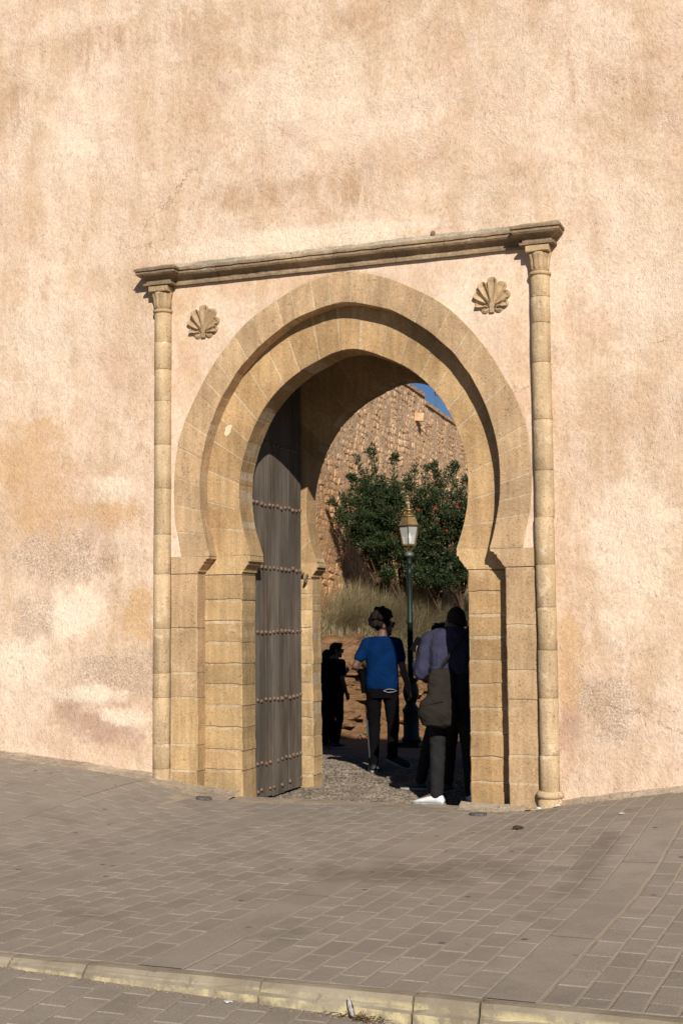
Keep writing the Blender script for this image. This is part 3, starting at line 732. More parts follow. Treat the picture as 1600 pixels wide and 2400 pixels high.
def rubble(seed):
    rr = random.Random(seed); n = rr.choice([6,7,7,8]); A = []
    ph = rr.uniform(0,6)
    for k in range(n):
        t = 2*math.pi*(k+rr.uniform(-.28,.28))/n; p = 3.2
        c, s = math.cos(t), math.sin(t); d = (abs(c)**p+abs(s)**p)**(-1/p)*rr.uniform(.84,1.02); A.append((c*d, s*d))
    V = [(-.05,y,z) for y,z in A]+[(rr.uniform(.02,.05),y*.96,z*.96) for y,z in A]+[(rr.uniform(.05,.085),y*.66,z*.62) for y,z in A]
    F = [(r*n+k, r*n+(k+1)%n, (r+1)*n+(k+1)%n, (r+1)*n+k) for r in range(2) for k in range(n)]+[tuple(2*n+k for k in range(n))]
    return V, F
RT = [rubble(i) for i in range(16)]; RM = [mdata('stone', V, F, M_RUBBLE) for V, F in RT]
st = []; z = .2
while z < 8.3:
    h = R.uniform(.12,.23); y = 13.2+R.uniform(0,.3)
    while y < 35:
        w = R.uniform(.12,.36)*(1 if R.random() < .85 else 1.4); yc = y+w/2; zc = z+h/2+.07*math.sin(yc*.8+z)+.09*nz(yc*1.5,z*2,0)
        if R.random() < .06: y += w; continue
        if zc+h/2 < ftop(yc)-.01 and inview(FX(yc), yc, zc, .0): st.append((yc, zc, w*R.uniform(.44,.55), h*R.uniform(.44,.58)))
        y += w+.006
    z += h*.98
st.sort(key=lambda q: q[0]-.5*q[2]-max(0,q[1]-3)*.6)
V = []; F = []; rn = []
nst = 0
for i, (y, z, w, h) in enumerate(st):
    k = R.randrange(16); hid = z < 2.4
    d = R.choice([R.uniform(-.1,.22), R.uniform(.1,.42)])
    if nst < 300 and not hid:
        nst += 1
        o = link('stone', RM[k], fort, (FX(y), y, z), (0,0,.06), (d, w, h))
    else:
        n = len(V); v, f = RT[k]
        V += [tuple(Vector((FX(y),y,z))+n_f*(q[0]*d)+t_f*(q[1]*w)+Vector((0,0,q[2]*h))) for q in v]
        F += [tuple(j+n for j in q) for q in f]; rn += [R.random()]*len(v)
o = obj('far_stones', V, F, M_RUBBLES, fort); o['kind'] = 'stuff'
at = o.data.attributes.new('rnd','FLOAT','POINT'); at.data.foreach_set('value', rn)
for (ya, yb_, sd_) in ((11.,25.68,0),(25.72,38.,7)):
    V = []; F = []; n = int((yb_-ya)/.25)
    for i in range(n+1):
        y = ya+(yb_-ya)*i/n; z = ftop(min(max(y,ya+.01),yb_-.01) if yb_ < 26 else max(y,25.71)); e = .02*nz(y*1.5,sd_,1); q = .02*nz(y*2.1,sd_,6)
        for (dx, dz) in ((.05+e,-.07),(.07+e,.03+q),(-.02,.08+q),(-.85,.09),(-.86,-.07)): V.append((FX(y)+dx, y, z+dz))
    for i in range(n):
        for k in range(4): F.append((i*5+k, (i+1)*5+k, (i+1)*5+k+1, i*5+k+1))
    F.append((0,1,2,3,4)); F.append((n*5+4,n*5+3,n*5+2,n*5+1,n*5))
    obj('coping', V, F, M_RMORT, fort)
b = MB(); b.box(-8.6,16,38.02,39,-1.5,7.9); b.obj('return_wall', M_RMORT, fort)
b = MB(); b.box(-.1,.26,-.12,.12,-.11,.12); o = b.obj('stone_spout', M_RUBBLE, fort); o.location = (FX(24.6),24.6,7.55); o.rotation_euler = (0,rad(8),.06)
mast = MB(); mast.tube([(FX(29.4)-.5,29.4,8.0),(FX(29.4)-.5,29.4,10.2)], [.03,.018], 8); mast.tube([(FX(29.4)-.5,29.4,9.0),(FX(29.4)-.5,29.4,9.12)], .06, 8)
tag(mast.obj('antenna_mast', plain('mast_metal', (.10,.09,.09), .5, .4, .6)), 'thin dark antenna mast standing on top of the fortress wall', 'mast')

# ------------------------------------------------------------------ earth bank with rocks, grass, shrub
A_ = Vector((-5.9,13.3)); n_b = Vector((-.739,.674))
def bank_s(x, y): return (x-A_.x)*n_b.x+(y-A_.y)*n_b.y + .22*nz(x*.9,y*.9,4)
def bankz(x, y):
    s = bank_s(x, y); g0 = floorz(x, y)-.02
    h = float(np.interp(s, [-.3,0,.12,.30,.42,.55,.75,.9,1.15,1.6,3,6], [-.06,.02,.30,.50,.95,1.08,1.50,1.62,1.95,2.25,2.75,3.0]))
    k = sm(0,.4,s)
    return g0+h*(1-.18*sm(0,2,x+4.2))+k*(.16*nz(x*1.5,y*1.5,h*2)+.09*nz(x*4,y*4,h*4)+.05*abs(nz(x*9,y*9,h*9)))
xs_ = list(np.arange(-9,1.5,.09)); ys_ = list(np.arange(11.6,26,.09))
V, F = gridmesh(xs_, ys_, bankz)
bank = obj('earth_bank', V, F, M_EARTH, smooth=False); tag(bank, kind='structure')
def boulder(x, y, z, sx, sy, sz, sd, parent):
    bm = bmesh.new(); bmesh.ops.create_icosphere(bm, subdivisions=2, radius=1)
    V = []
    for v in bm.verts:
        p = v.co.normalized(); k = 1+.28*nz(p.x*1.6+sd,p.y*1.6,p.z*1.6)+.10*nz(p.x*4+sd,p.y*4,p.z*4)
        q = max(abs(p.x),abs(p.y),abs(p.z))**.5
        V.append((x+p.x*k*sx/q*.9, y+p.y*k*sy/q*.9, z+p.z*k*sz/q*.9))
    F = [tuple(v.index for v in f.verts) for f in bm.faces]; bm.free()
    obj('rock', V, F, M_EARTH, parent)
for i in range(70):
    s = R.uniform(.05,1.0); u = R.uniform(.2,4.2)
    x = A_.x+.674*u+n_b.x*s; y = A_.y+.739*u+n_b.y*s
    boulder(x, y, bankz(x,y)-.03, R.uniform(.10,.50), R.uniform(.10,.30), R.uniform(.05,.17), i*2.2, bank)

def leafm(name, cs, rough=.55, trans=.25):
    t = NT(name, rough, .35); r = t.attr('rnd')
    c = t.mix(t.rng(r, 0, 1, 0, 1, False), cs[0], cs[1])
    if len(cs) > 2: c = t.mix(t.rng(r, .80, .95), c, cs[2])
    m = t.out(c)
    tr = t.n('ShaderNodeBsdfTranslucent'); t.put(tr.inputs[0], c); mx = t.n('ShaderNodeMixShader'); mx.inputs[0].default_value = trans
    t.t.links.new(t.b.outputs[0], mx.inputs[1]); t.t.links.new(tr.outputs[0], mx.inputs[2])
    t.t.links.new(mx.outputs[0], t.t.nodes['Material Output'].inputs[0]); return m
M_LEAF = leafm('shrub_leaf', ((.026,.044,.016),(.056,.084,.030),(.10,.13,.035)))
M_GRASS = leafm('straw_grass', ((.33,.285,.155),(.54,.46,.29),(.36,.27,.24)), .8, .4)
M_BARK = plain('shrub_bark', (.10,.065,.04), .9, .1, 0, .3, 15)
M_RED = plain('red_flower', (.25,.022,.014), .6, .2, 0, .2)
def build_rnd(name, V, F, rn, m, parent=None):
    o = obj(name, V, F, m, parent); at = o.data.attributes.new('rnd','FLOAT','POINT'); at.data.foreach_set('value', rn); return o
# fountain grass
V = []; F = []; rn = []
def blade(x, y, z, h, az, lean, w, r, dr=.38):
    n = len(V); d = Vector((math.cos(az), math.sin(az), 0)); sd = Vector((-d.y, d.x, 0))
    for i in range(4):
        u = i/3; p = Vector((x,y,z))+d*(h*lean*u*u)+Vector((0,0,h*(u-dr*lean*u*u))); ww = w*(1-u*.85)
        V.append(tuple(p-sd*ww)); V.append(tuple(p+sd*ww))
    for i in range(3): F.append((n+2*i, n+2*i+1, n+2*i+3, n+2*i+2))
    rn.extend([r]*8)
tufts = 0
while tufts < 820:
    s = R.uniform(.45,3.6); u = R.uniform(-1.4,5.0) if tufts < 640 else R.uniform(5.,9.); x = A_.x+.674*u+n_b.x*s; y = A_.y+.739*u+n_b.y*s
    if x < FX(y)+.15 or (s < 1.45 and abs(u-1.5) < .55) or (s < .75 and u > .6): continue
    front = s < 1.2; tufts += 1; h0 = R.uniform(.55,1.15); n0 = R.randint(34,60)
    for k in range(n0):
        az = R.uniform(0,2*math.pi)*.5+rad(R.uniform(-170,40)); rr = R.uniform(0,.10)
        if front: az = math.atan2(-n_b.y,-n_b.x)+R.gauss(-.3,.7)
        blade(x+rr*math.cos(az), y+rr*math.sin(az), bankz(x,y)-.05, h0*R.uniform(.6,1.15), az+R.gauss(0,.35), R.uniform(.5,1.0) if front else R.uniform(.2,1.25), R.uniform(.004,.009), min(1,max(0,R.gauss(.5,.25))), R.uniform(.6,1.35) if front else .38)
gr = build_rnd('fountain_grass', V, F, rn, M_GRASS); tag(gr, 'straw coloured fountain grass covering the bank behind the people', 'grass', kind='stuff')
# flowering shrub: shoots carrying many small leaves
shrub = thing('flowering_shrub', 'big dark green shrub with red flowers growing up against the fortress wall', 'shrub', (-4.9,17.2,2.2))
bm_ = MB(); V = []; F = []; rn = []
def shoot(p0, p1, n, rad0, lsz):
    for k in range(n):
        u = R.random()**.8; c = p0.lerp(p1, u); rr = rad0*(1-.55*u)
        d = Vector((R.gauss(0,1),R.gauss(0,1),R.gauss(.1,.6))).normalized(); p = c+d*rr*R.random()**.6
        ax = (d+Vector((0,0,R.uniform(-.3,.8)))+(p1-p0).normalized()*.6).normalized(); sd = ax.cross(Vector((R.gauss(0,1),R.gauss(0,1),R.gauss(0,1)))).normalized()
        L = lsz*R.uniform(.6,1.3); w = L*.20; m = len(V)
        V.extend([tuple(p), tuple(p+ax*L*.5+sd*w), tuple(p+ax*L), tuple(p+ax*L*.5-sd*w)]); F.append((m,m+1,m+2,m+3))
        r = min(1,max(0,R.gauss(.42,.24))); rn.extend([r]*4)
tips = [(-6.12,16.2,4.55,.16),(-5.98,16.5,5.0,.2),(-5.9,16.6,5.45,.14),(-5.75,16.7,5.15,.2),(-5.62,16.9,5.72,.12),(-5.55,16.8,5.2,.16),(-5.35,16.8,4.8,.24),(-5.12,17.0,5.40,.11),(-5.1,16.8,4.9,.24),(-4.85,17.0,5.0,.2),(-4.62,17.0,5.22,.16),(-4.4,17.1,5.18,.18),(-4.2,17.2,5.3,.14),(-4.0,17.2,5.05,.2),(-3.75,17.3,5.2,.15),(-3.5,17.3,4.95,.2),(-3.3,17.4,5.1,.2),(-3.1,17.4,4.8,.2)]
tips += [(-6.2,15.8,4.4,.12),(-6.1,15.9,4.1,.16)]
for k in range(112):
    x = R.uniform(-5.8,-3.0); z = R.uniform(2.5,4.75) if x > -5.1 else R.uniform(3.3,4.7)
    tips.append((x, 16.15+.18*(x+6)+R.uniform(-.25,.35), z, R.uniform(.2,.34)))
roots = [Vector((-5.3,17.0,2.0)),Vector((-4.9,16.9,2.0)),Vector((-4.5,16.9,2.0)),Vector((-4.1,17.0,1.9)),Vector((-3.6,17.1,1.9)),Vector((-3.2,17.1,1.9))]
for (x, y, z, r) in tips:
    tp = Vector((x,y,z)); rt = min(roots, key=lambda q: abs(q.x-x)+R.uniform(0,.5))
    mid = rt.lerp(tp,.5)+Vector((R.uniform(-.1,.1),R.uniform(-.1,.1),.15)); bm_.tube([rt,mid,tp], [.028,.018,.006], 5)
    for k in range(6):
        q = mid.lerp(tp, R.uniform(.25,1.)); e = q+Vector((R.gauss(0,1)*r*.8, R.gauss(0,1)*r*.7, abs(R.gauss(.5,.6))*r*.8))
        if (e-tp).length > r*1.8: continue
        bm_.tube([q,e], [.006,.003], 4)
        shoot(q, e, 80, .11, .075)
    shoot(mid.lerp(tp,.3), tp, 230, r*.85, .075)
V = [tuple(np.array(q)-np.array((-4.9,17.2,2.2))) for q in V]; bm_.V = [tuple(np.array(q)-np.array((-4.9,17.2,2.2))) for q in bm_.V]
bm_.obj('branches', M_BARK, shrub); o = build_rnd('leaves', V, F, rn, M_LEAF, shrub); o['kind'] = 'stuff'
fl = MB()
for k in range(9):
    t = R.uniform(0,6.28); e = R.uniform(-.4,1.2); d = Vector((math.cos(t)*math.cos(e), math.sin(t)*math.cos(e), math.sin(e)))*.075
    s_ = d.cross(Vector((0,0,1))).normalized()*.02; n = len(fl.V)
    fl.V += [(0,0,0), tuple(d*.6+s_), tuple(d), tuple(d*.6-s_)]; fl.F.append((n,n+1,n+2,n+3))
FM = mdata('flower', fl.V, fl.F, M_RED)
for (x,y,z) in ((-4.18,15.85,4.05),(-3.83,15.9,4.08),(-3.78,15.9,3.82),(-3.58,15.95,3.58),(-3.45,15.95,3.42),(-4.35,15.75,3.55),(-3.35,16.0,4.1),(-4.6,15.7,3.55),(-3.62,15.9,3.75)):
    link('flower', FM, shrub, (x+4.9,y-17.2,z-2.2), (R.uniform(-.5,.5),R.uniform(-.5,.5),R.uniform(0,6)))
# little weed at the foot of the bank
V = []; F = []; rn = []
for k in range(70):
    a = R.uniform(0,6.28); r0 = R.uniform(0,.16); p = Vector((r0*math.cos(a), r0*math.sin(a), R.uniform(.0,.16)*(1-r0*3)))
    ax = Vector((math.cos(a),math.sin(a),R.uniform(.2,1.2))).normalized(); sd = ax.cross(Vector((0,0,1))).normalized(); L = R.uniform(.04,.08); m = len(V)
    V += [tuple(p), tuple(p+ax*L*.5+sd*L*.3), tuple(p+ax*L), tuple(p+ax*L*.5-sd*L*.3)]; F.append((m,m+1,m+2,m+3)); rn += [R.uniform(.5,1)]*4
wd = thing('weed', 'small bright green weed growing at the foot of the bank', 'plant', (-4.72,13.95,floorz(0,13.95)+.05))
o = build_rnd('leaves', V, F, rn, leafm('weed_leaf', ((.10,.18,.03),(.16,.26,.05))), wd); o['kind'] = 'stuff'

# ------------------------------------------------------------------ street lamp
M_LGRN = plain('dark_green_iron', (.010,.022,.017), .5, .3, .2, .2)
M_BRASS = plain('gilded_metal', (.31,.205,.085), .45, .4, .7, .2, 12)
M_LGRY = plain('galvanised_cap', (.13,.14,.12), .5, .5, .4, .2)
def glassm():
    t = NT('lantern_glass', .08, .5); t.b.inputs['Base Color'].default_value = (.75,.75,.72,1)
    tr = t.n('ShaderNodeBsdfTransparent'); mx = t.n('ShaderNodeMixShader'); mx.inputs[0].default_value = .45
    t.t.links.new(tr.outputs[0], mx.inputs[1]); t.t.links.new(t.b.outputs[0], mx.inputs[2]); t.t.links.new(mx.outputs[0], t.t.nodes['Material Output'].inputs[0]); return t.m
M_GLASS = glassm()
LZ = floorz(0,10.5)-.06
lamp = thing('street_lamp', 'green iron street lamp with a gilded six-sided lantern', 'street lamp', (-2.71,10.5,LZ))
d = MB(); d.box(-.24,.24,-.24,.24,-.05,.08); d.box(-.19,.19,-.19,.19,.08,.14); d.obj('plinth', M_LGRN, lamp)
d = MB(); d.lathe([(.165,.14),(.17,.20),(.14,.24),(.135,.62),(.15,.66),(.155,.70),(.12,.74),(.085,.80),(.10,.84),(.13,.92),(.145,1.02),(.12,1.12),(.10,1.17),(.135,1.20),(.135,1.23),(.06,1.25)], n=16); d.obj('pedestal', M_LGRN, lamp, True)
d = MB(); d.lathe([(.050,1.24),(.050,2.19),(.060,2.20),(.060,2.22),(.048,2.24),(.045,3.05),(.052,3.07),(.052,3.10),(.041,3.12),(.040,3.22),(.060,3.24),(.060,3.26),(.040,3.28),(.040,3.36)], n=16); d.obj('pole', M_LGRN, lamp, True)
d = MB(); d.lathe([(.042,3.355),(.075,3.37),(.085,3.40),(.07,3.44),(.035,3.46)], n=14); d.obj('cap', M_LGRY, lamp, True)
lan = MB(); lan.lathe([(.125,3.555),(.13,3.565),(.13,3.58),(.12,3.59)], n=6); L0 = lan.obj('lantern', M_BRASS, lamp)
HA = [rad(30+60*k-107) for k in range(6)]
def hexp(r, z): return [Vector((r*math.cos(a), r*math.sin(a), z)) for a in HA]
lo, hi = hexp(.122,3.585), hexp(.185,3.905)
for k in range(6):
    d = MB(); d.tube([lo[k],hi[k]], .011, 5); d.obj('glazing_bar', M_BRASS, L0)
    k2 = (k+1)%6; s = .985
    obj('pane', [tuple(lo[k]*1), tuple(lo[k2]), tuple(hi[k2]), tuple(hi[k])], [(0,1,2,3)], M_GLASS, L0)
    d = MB(); q = hexp(.06,3.46); q2 = hexp(.12,3.565); d.tube([q[k]*.5+Vector((0,0,q[k].z*.5)),q2[k]], .010, 5); d.obj('bracket', M_BRASS, L0)
    a, b2 = hexp(.190,3.925), hexp(.125,4.075)
    obj('roof_panel', [tuple(a[k]),tuple(a[k2]),tuple(b2[k2]),tuple(b2[k])], [(0,1,2,3)], M_BRASS, L0)
d = MB(); d.lathe([(.16,3.900),(.222,3.905),(.225,3.915),(.19,3.926)], n=6, a0=HA[0], a1=HA[0]+2*math.pi); d.obj('brim', M_BRASS, L0)
d = MB(); d.lathe([(.132,4.068),(.135,4.085),(.10,4.10),(.075,4.125),(.045,4.145),(.045,4.165),(.07,4.175),(.078,4.19),(.06,4.21),(.025,4.225),(.018,4.24),(.022,4.26),(.014,4.29),(.001,4.305)], n=14); d.obj('finial', M_BRASS, L0, True)
d = MB(); d.lathe([(.03,3.59),(.045,3.62),(.05,3.70),(.03,3.76),(.012,3.79)], n=12); d.obj('bulb', plain('frosted_bulb', (.8,.8,.76), .25, .5), L0, True)

# ------------------------------------------------------------------ people
def cloth(name, c, wr=1.):
    t = NT(name, .95, .04)
    f = t.rng(t.noise(7., 4, .6), .3, .7, .86, 1.14)
    w = t.noise(160., 2, .5)
    return t.out(t.scale(c, f), t.bump(t.math('ADD', t.math('MULTIPLY', t.noise(11., 4, .6, dist=.8), 1.6*wr), t.math('MULTIPLY', w, .15)), .6, .02))
M_SKIN = plain('skin', (.20,.11,.075), .55, .35, 0, .08, 8)
M_SKIN2 = plain('skin_tan', (.13,.07,.048), .55, .35, 0, .08, 8)
M_HAIR = plain('dark_hair', (.012,.008,.006), .7, .12, 0, .3, 60, .4)
M_CROP = plain('cropped_hair', (.022,.015,.012), .8, .2, 0, .3, 90, .4)
M_BLUE = cloth('blue_tshirt', (.002,.016,.064)); M_BLACK = cloth('black_cloth', (.0035,.0035,.004)); M_TROU = cloth('dark_trousers', (.0045,.004,.0045))
M_LAV = cloth('lavender_sweatshirt', (.038,.038,.066), 1.6); M_GREYT = cloth('grey_trousers', (.022,.021,.022)); M_BAG = cloth('taupe_bag', (.026,.0215,.018), 1.4)
M_SHW = plain('white_shoe', (.72,.74,.74), .6, .3, 0, .05); M_SHG = plain('grey_shoe', (.07,.07,.085), .7, .3); M_SHB = plain('black_shoe', (.012,.012,.014), .6, .3)
M_SOLE = plain('pale_sole', (.34,.33,.31), .8, .2); M_SPEC = plain('sunglass_lens', (.006,.006,.007), .15, .6); M_PHONE = plain('phone_case', (.006,.006,.007), .8, .0)
M_STRIPE = plain('white_stripe', (.30,.30,.32), .8, .2); M_DIM = plain('grey_stripe', (.05,.05,.056), .8, .2); M_EYE = plain('eye', (.5,.48,.45), .3, .5)

def cap(mb, a, b, ra, rb, n=12, fl=(1,1)):
    """tapered limb with rounded ends"""
    a, b = Vector(a), Vector(b); d = (b-a); L = d.length; d = d/L if L > 1e-6 else Vector((0,0,1)); P = []; rr = []
    for k in (90, 60, 30): P.append(a-d*ra*math.sin(rad(k))); rr.append(max(.001, ra*math.cos(rad(k))))
    P += [a, a.lerp(b,.5), b]; rr += [ra, (ra+rb)/2, rb]
    for k in (30, 60, 90): P.append(b+d*rb*math.sin(rad(k))); rr.append(max(.001, rb*math.cos(rad(k))))
    mb.tube(P, rr, n)
def ell(mb, c, r, rot=None, n=14):
    V = []; F = []
    for i in range(n//2+1):
        p = math.pi*i/(n//2)
        for k in range(n):
            t = 2*math.pi*k/n; v = Vector((r[0]*math.sin(p)*math.cos(t), r[1]*math.sin(p)*math.sin(t), r[2]*math.cos(p)))
            if rot is not None: v = rot @ v
            V.append(tuple(Vector(c)+v))
    for i in range(n//2):
        for k in range(n): F.append((i*n+k, (i+1)*n+k, (i+1)*n+(k+1)%n, i*n+(k+1)%n))
    mb.add(V, F)
def loft(mb, rings, n=18):
    """rings: centre, half width, half depth, from bottom to top"""
    b = len(mb.V)
    for (c, rx, ry) in rings:
        for k in range(n):
            t = 2*math.pi*k/n; e = .8; cx_, sy_ = math.cos(t), math.sin(t)
            mb.V.append((c[0]+rx*math.copysign(abs(cx_)**e,cx_), c[1]+ry*math.copysign(abs(sy_)**e,sy_), c[2]))
    for i in range(len(rings)-1):
        for k in range(n): mb.F.append((b+i*n+k, b+i*n+(k+1)%n, b+(i+1)*n+(k+1)%n, b+(i+1)*n+k))
    mb.F.append(tuple(b+k for k in range(n))[::-1]); mb.F.append(tuple(b+(len(rings)-1)*n+k for k in range(n)))
def fuse(name, mb, vox, m, parent, smooth_it=4, fold=0., seed=0):
    """one continuous skin over overlapping forms"""
    me = mdata('tmp', mb.V, mb.F); o = bpy.data.objects.new('tmp', me); COL.objects.link(o)
    bm = bmesh.new(); bm.from_mesh(me); bmesh.ops.triangulate(bm, faces=bm.faces[:]); bmesh.ops.recalc_face_normals(bm, faces=bm.faces[:]); bm.to_mesh(me); bm.free()
    r = o.modifiers.new('r', 'REMESH'); r.mode = 'VOXEL'; r.voxel_size = vox
    s = o.modifiers.new('s', 'SMOOTH'); s.iterations = smooth_it; s.factor = .5
    dg = bpy.context.evaluated_depsgraph_get(); me2 = bpy.data.meshes.new_from_object(o.evaluated_get(dg))
    bpy.data.objects.remove(o); bpy.data.meshes.remove(me)
    if fold:
        for v in me2.vertices:
            c = v.co; k = nz(c.x*5+seed, c.y*5, c.z*14+2*c.x*5)*.6+nz(c.x*12, c.y*12+seed, c.z*22+c.x*10)*.4
            v.co = c+v.normal*(fold*k)
    me2.materials.clear(); me2.materials.append(m)
    me2.polygons.foreach_set('use_smooth', [True]*len(me2.polygons)); me2.update()
    return link(name, me2, parent)
def hand(mb, w, d, palmn, curl=.5, s=1., side=1):
    """palm, four unequal fingers bent at the knuckles and a thumb from the side of the palm"""
    w = Vector(w); d = Vector(d).normalized(); pn = Vector(palmn); pn = (pn-d*pn.dot(d)).normalized(); sd = d.cross(pn)*side
    for q in (-.026,-.009,.009,.026): cap(mb, w+sd*q*.7, w+d*.085*s+sd*q*s, .016*s, .0125*s, 8)
    for q, L in ((-.030,.070),(-.010,.082),(.010,.078),(.029,.060)):
        p = w+d*.088*s+sd*q*s; dd = d; 
        for k in range(3):
            ang = curl*(.55+.45*k); dd = (d*math.cos(ang*(k+1)*.8)+pn*math.sin(ang*(k+1)*.8)).normalized(); e = p+dd*L*s*(.42,.33,.25)[k]
            cap(mb, p, e, (.0095-.0008*k)*s, (.0088-.0008*k)*s, 7); p = e
    p = w+d*.025*s-sd*.03*s; e = p+(d*.6-sd*.7+pn*.45)*.045*s; cap(mb, p, e, .013*s, .0105*s, 8); cap(mb, e, e+(d*.9-sd*.05+pn*.5).normalized()*.033*s, .0105*s, .009*s, 8)
def shoe(an, toe, m, parent, up=(0,0,1), s=1.):
    an, toe, up = Vector(an), Vector(toe), Vector(up); d = (toe-an); d = (d-up*d.dot(up)).normalized(); sd = d.cross(up)
    P = MB(); base = an-up*.085*s
    prof = [(-.065,.030,.050),(-.05,.036,.085),(-.01,.040,.105),(.05,.044,.085),(.11,.050,.062),(.165,.047,.045),(.20,.034,.034),(.215,.018,.022)]
    n = 10; V = []; F = []
    for (f, w, h) in prof:
        for k in range(n):
            t = 2*math.pi*k/n; V.append(tuple(base+d*f*s+sd*w*s*math.cos(t)+up*s*(max(.012, .012+(h-.012)*(.5+.5*math.sin(t))))))
    for i in range(len(prof)-1):
        for k in range(n): F.append((i*n+k, i*n+(k+1)%n, (i+1)*n+(k+1)%n, (i+1)*n+k))
    F.append(tuple(range(n))[::-1]); F.append(tuple((len(prof)-1)*n+k for k in range(n)))
    o = obj('shoe', V, F, m, parent, True)
    V = []; F = []; out = [(-.07,.026),(-.05,.037),(.0,.039),(.06,.043),(.12,.051),(.17,.049),(.205,.036),(.224,.016)]
    for hgt in (0, .020):
        for (f, w) in out: V.append(tuple(base+d*f*s+sd*w*s+up*hgt*s))
        for (f, w) in out[::-1]: V.append(tuple(base+d*f*s-sd*w*s+up*hgt*s))
    m2 = 16; F = [(k, (k+1)%m2, m2+(k+1)%m2, m2+k) for k in range(m2)]+[tuple(range(m2))[::-1], tuple(m2+k for k in range(m2))]
    obj('sole', V, F, M_SOLE, o)
def person(label, loc, rz, P, sc=1., skin=None, shirt=None, trou=None, hair='short', sleeve='short', group=None, glasses=False, hy=0., hp=0., lean=0., shoes=(None,None), hem=.90, hs=1.08):
    """P: joints in metres for a figure 1.75 m tall, x to its right, y forwards"""
    root = thing('person', label, 'person', loc, rz, group); root.scale = (sc,sc,sc)
    sh = lambda z: lean*max(0, z-.95)**1.5
    T = lambda x, y, z: (x, y+sh(z), z)
    B = MB(); skin = skin or M_SKIN
    loft(B, [(T(0,0,.84),.13,.09),(T(0,0,.92),.165,.115),(T(0,0,1.02),.152,.102),(T(0,.005,1.12),.152,.103),(T(0,.01,1.24),.165,.112),(T(0,.005,1.34),.170,.108),(T(0,-.005,1.42),.150,.085),(T(0,-.01,1.47),.085,.066)])
    nk = Vector(T(0,-.005,1.45)); hd = Vector(P['head'])
    cap(B, nk, hd+Vector((0,-.015,-.05)), .060, .054)
    for s in ('l','r'):
        q = -1 if s == 'l' else 1
        S, E, Wr = P['s'+s], P['e'+s], P['w'+s]; H, K, A, To = P['h'+s], P['k'+s], P['a'+s], P['t'+s]
        cap(B, T(q*.10,0,1.40), S, .058, .052); cap(B, S, E, .050, .038); cap(B, E, Vector(E).lerp(Vector(Wr),.35), .038, .039); cap(B, Vector(E).lerp(Vector(Wr),.3), Wr, .039, .026)
        cap(B, H, K, .082, .052); cap(B, K, Vector(K).lerp(Vector(A),.35), .052, .053); cap(B, Vector(K).lerp(Vector(A),.3), A, .053, .036); cap(B, A, To, .034, .024)
        hd_, pn = P.get('f'+s, ((Vector(Wr)-Vector(E)), (-q,.2,0)))
        hand(B, Wr, hd_, pn, P.get('c'+s, .5), 1., -q)
    # head with face, ears and nose
    RT_ = Matrix.Rotation(hy,3,'Z') @ Matrix.Rotation(hp,3,'X') @ Matrix.Scale(hs,3)
    at = lambda x,y,z: hd+RT_ @ Vector((x,y,z))
    ell(B, at(0,-.012,.025), (.074,.094,.092), RT_); ell(B, at(0,.022,-.035), (.058,.070,.075), RT_)
    cap(B, at(0,.066,-.088), at(0,.060,-.084), .026, .026); cap(B, at(0,.084,.020), at(0,.103,-.018), .010, .015)
    cap(B, at(-.02,.084,-.052), at(.02,.084,-.052), .009, .009); cap(B, at(-.045,.070,.030), at(.045,.070,.030), .014, .014)
    for q in (-1,1):
        ell(B, at(q*.077,-.005,-.008), (.012,.022,.034), RT_)
    body = fuse('body', B, .0085, skin, root, 3)
    for q in (-1,1):
        e = MB(); ell(e, at(q*.031,.080,.012), (.011,.008,.008), RT_, 8); e.obj('eye', M_EYE, root, True)
    Hm = MB()
    if hair == 'curly':
        rr = random.Random(3)
        for k in range(120):
            t = rr.uniform(0,6.28); z = rr.uniform(-.45,1); c = math.sqrt(max(0,1-z*z)); p = Vector((.097*c*math.cos(t), -.020+.110*c*math.sin(t), .048+.128*z))
            if p.y > .055 and p.z < .085: continue
            if p.y > .01 and p.z < .0: continue
            ell(Hm, at(*p), [rr.uniform(.018,.036)]*3, None, 6)
        ell(Hm, at(0,-.02,.035), (.088,.098,.104), RT_)
        fuse('hair', Hm, .009, M_HAIR, root, 1)
    else:
        k = {'short':1.05,'crop':1.015}[hair]
        ell(Hm, at(0,-.018,.030), (.076*k,.095*k,.094*k), RT_, 18); ell(Hm, at(0,-.045,-.02), (.070*k,.062*k,.070*k), RT_, 14)
        if hair == 'short': ell(Hm, at(0,.045,.088), (.060,.050,.038), RT_)
        fuse('hair', Hm, .009, M_HAIR if hair == 'short' else M_CROP, root, 2)
    if glasses:
        gm = MB(); 
        for q in (-1,1): ell(gm, at(q*.034,.104,.014), (.029,.010,.022), RT_, 10); gm.tube([at(q*.062,.098,.020),at(q*.080,.03,.020),at(q*.080,-.01,.010)], .004, 5)
        gm.tube([at(-.01,.11,.02),at(.01,.11,.02)], .004, 5); gm.obj('sunglasses', M_SPEC, root, True)
    # clothes over the body
    C = MB(); z0 = hem
    loft(C, [(T(0,0,z0),.180,.128),(T(0,0,z0+.05),.186,.132),(T(0,0,1.06),.178,.126),(T(0,.005,1.15),.176,.124),(T(0,.01,1.25),.184,.130),(T(0,.005,1.34),.186,.125),(T(0,-.005,1.42),.158,.100),(T(0,-.01,1.475),.083,.072)])
    for s in ('l','r'):
        q = -1 if s == 'l' else 1; S, E, Wr = Vector(P['s'+s]), Vector(P['e'+s]), Vector(P['w'+s])
        cap(C, T(q*.10,0,1.40), S, .070, .068)
        if sleeve == 'short': cap(C, S, S.lerp(E,.62), .067, .064)
        else:
            cap(C, S, E, .074, .064); cap(C, E, E.lerp(Wr,.55), .064, .056)
            for u in (.02,.2,.38,.55): ell(C, E.lerp(Wr,u), (.070,.066,.05))
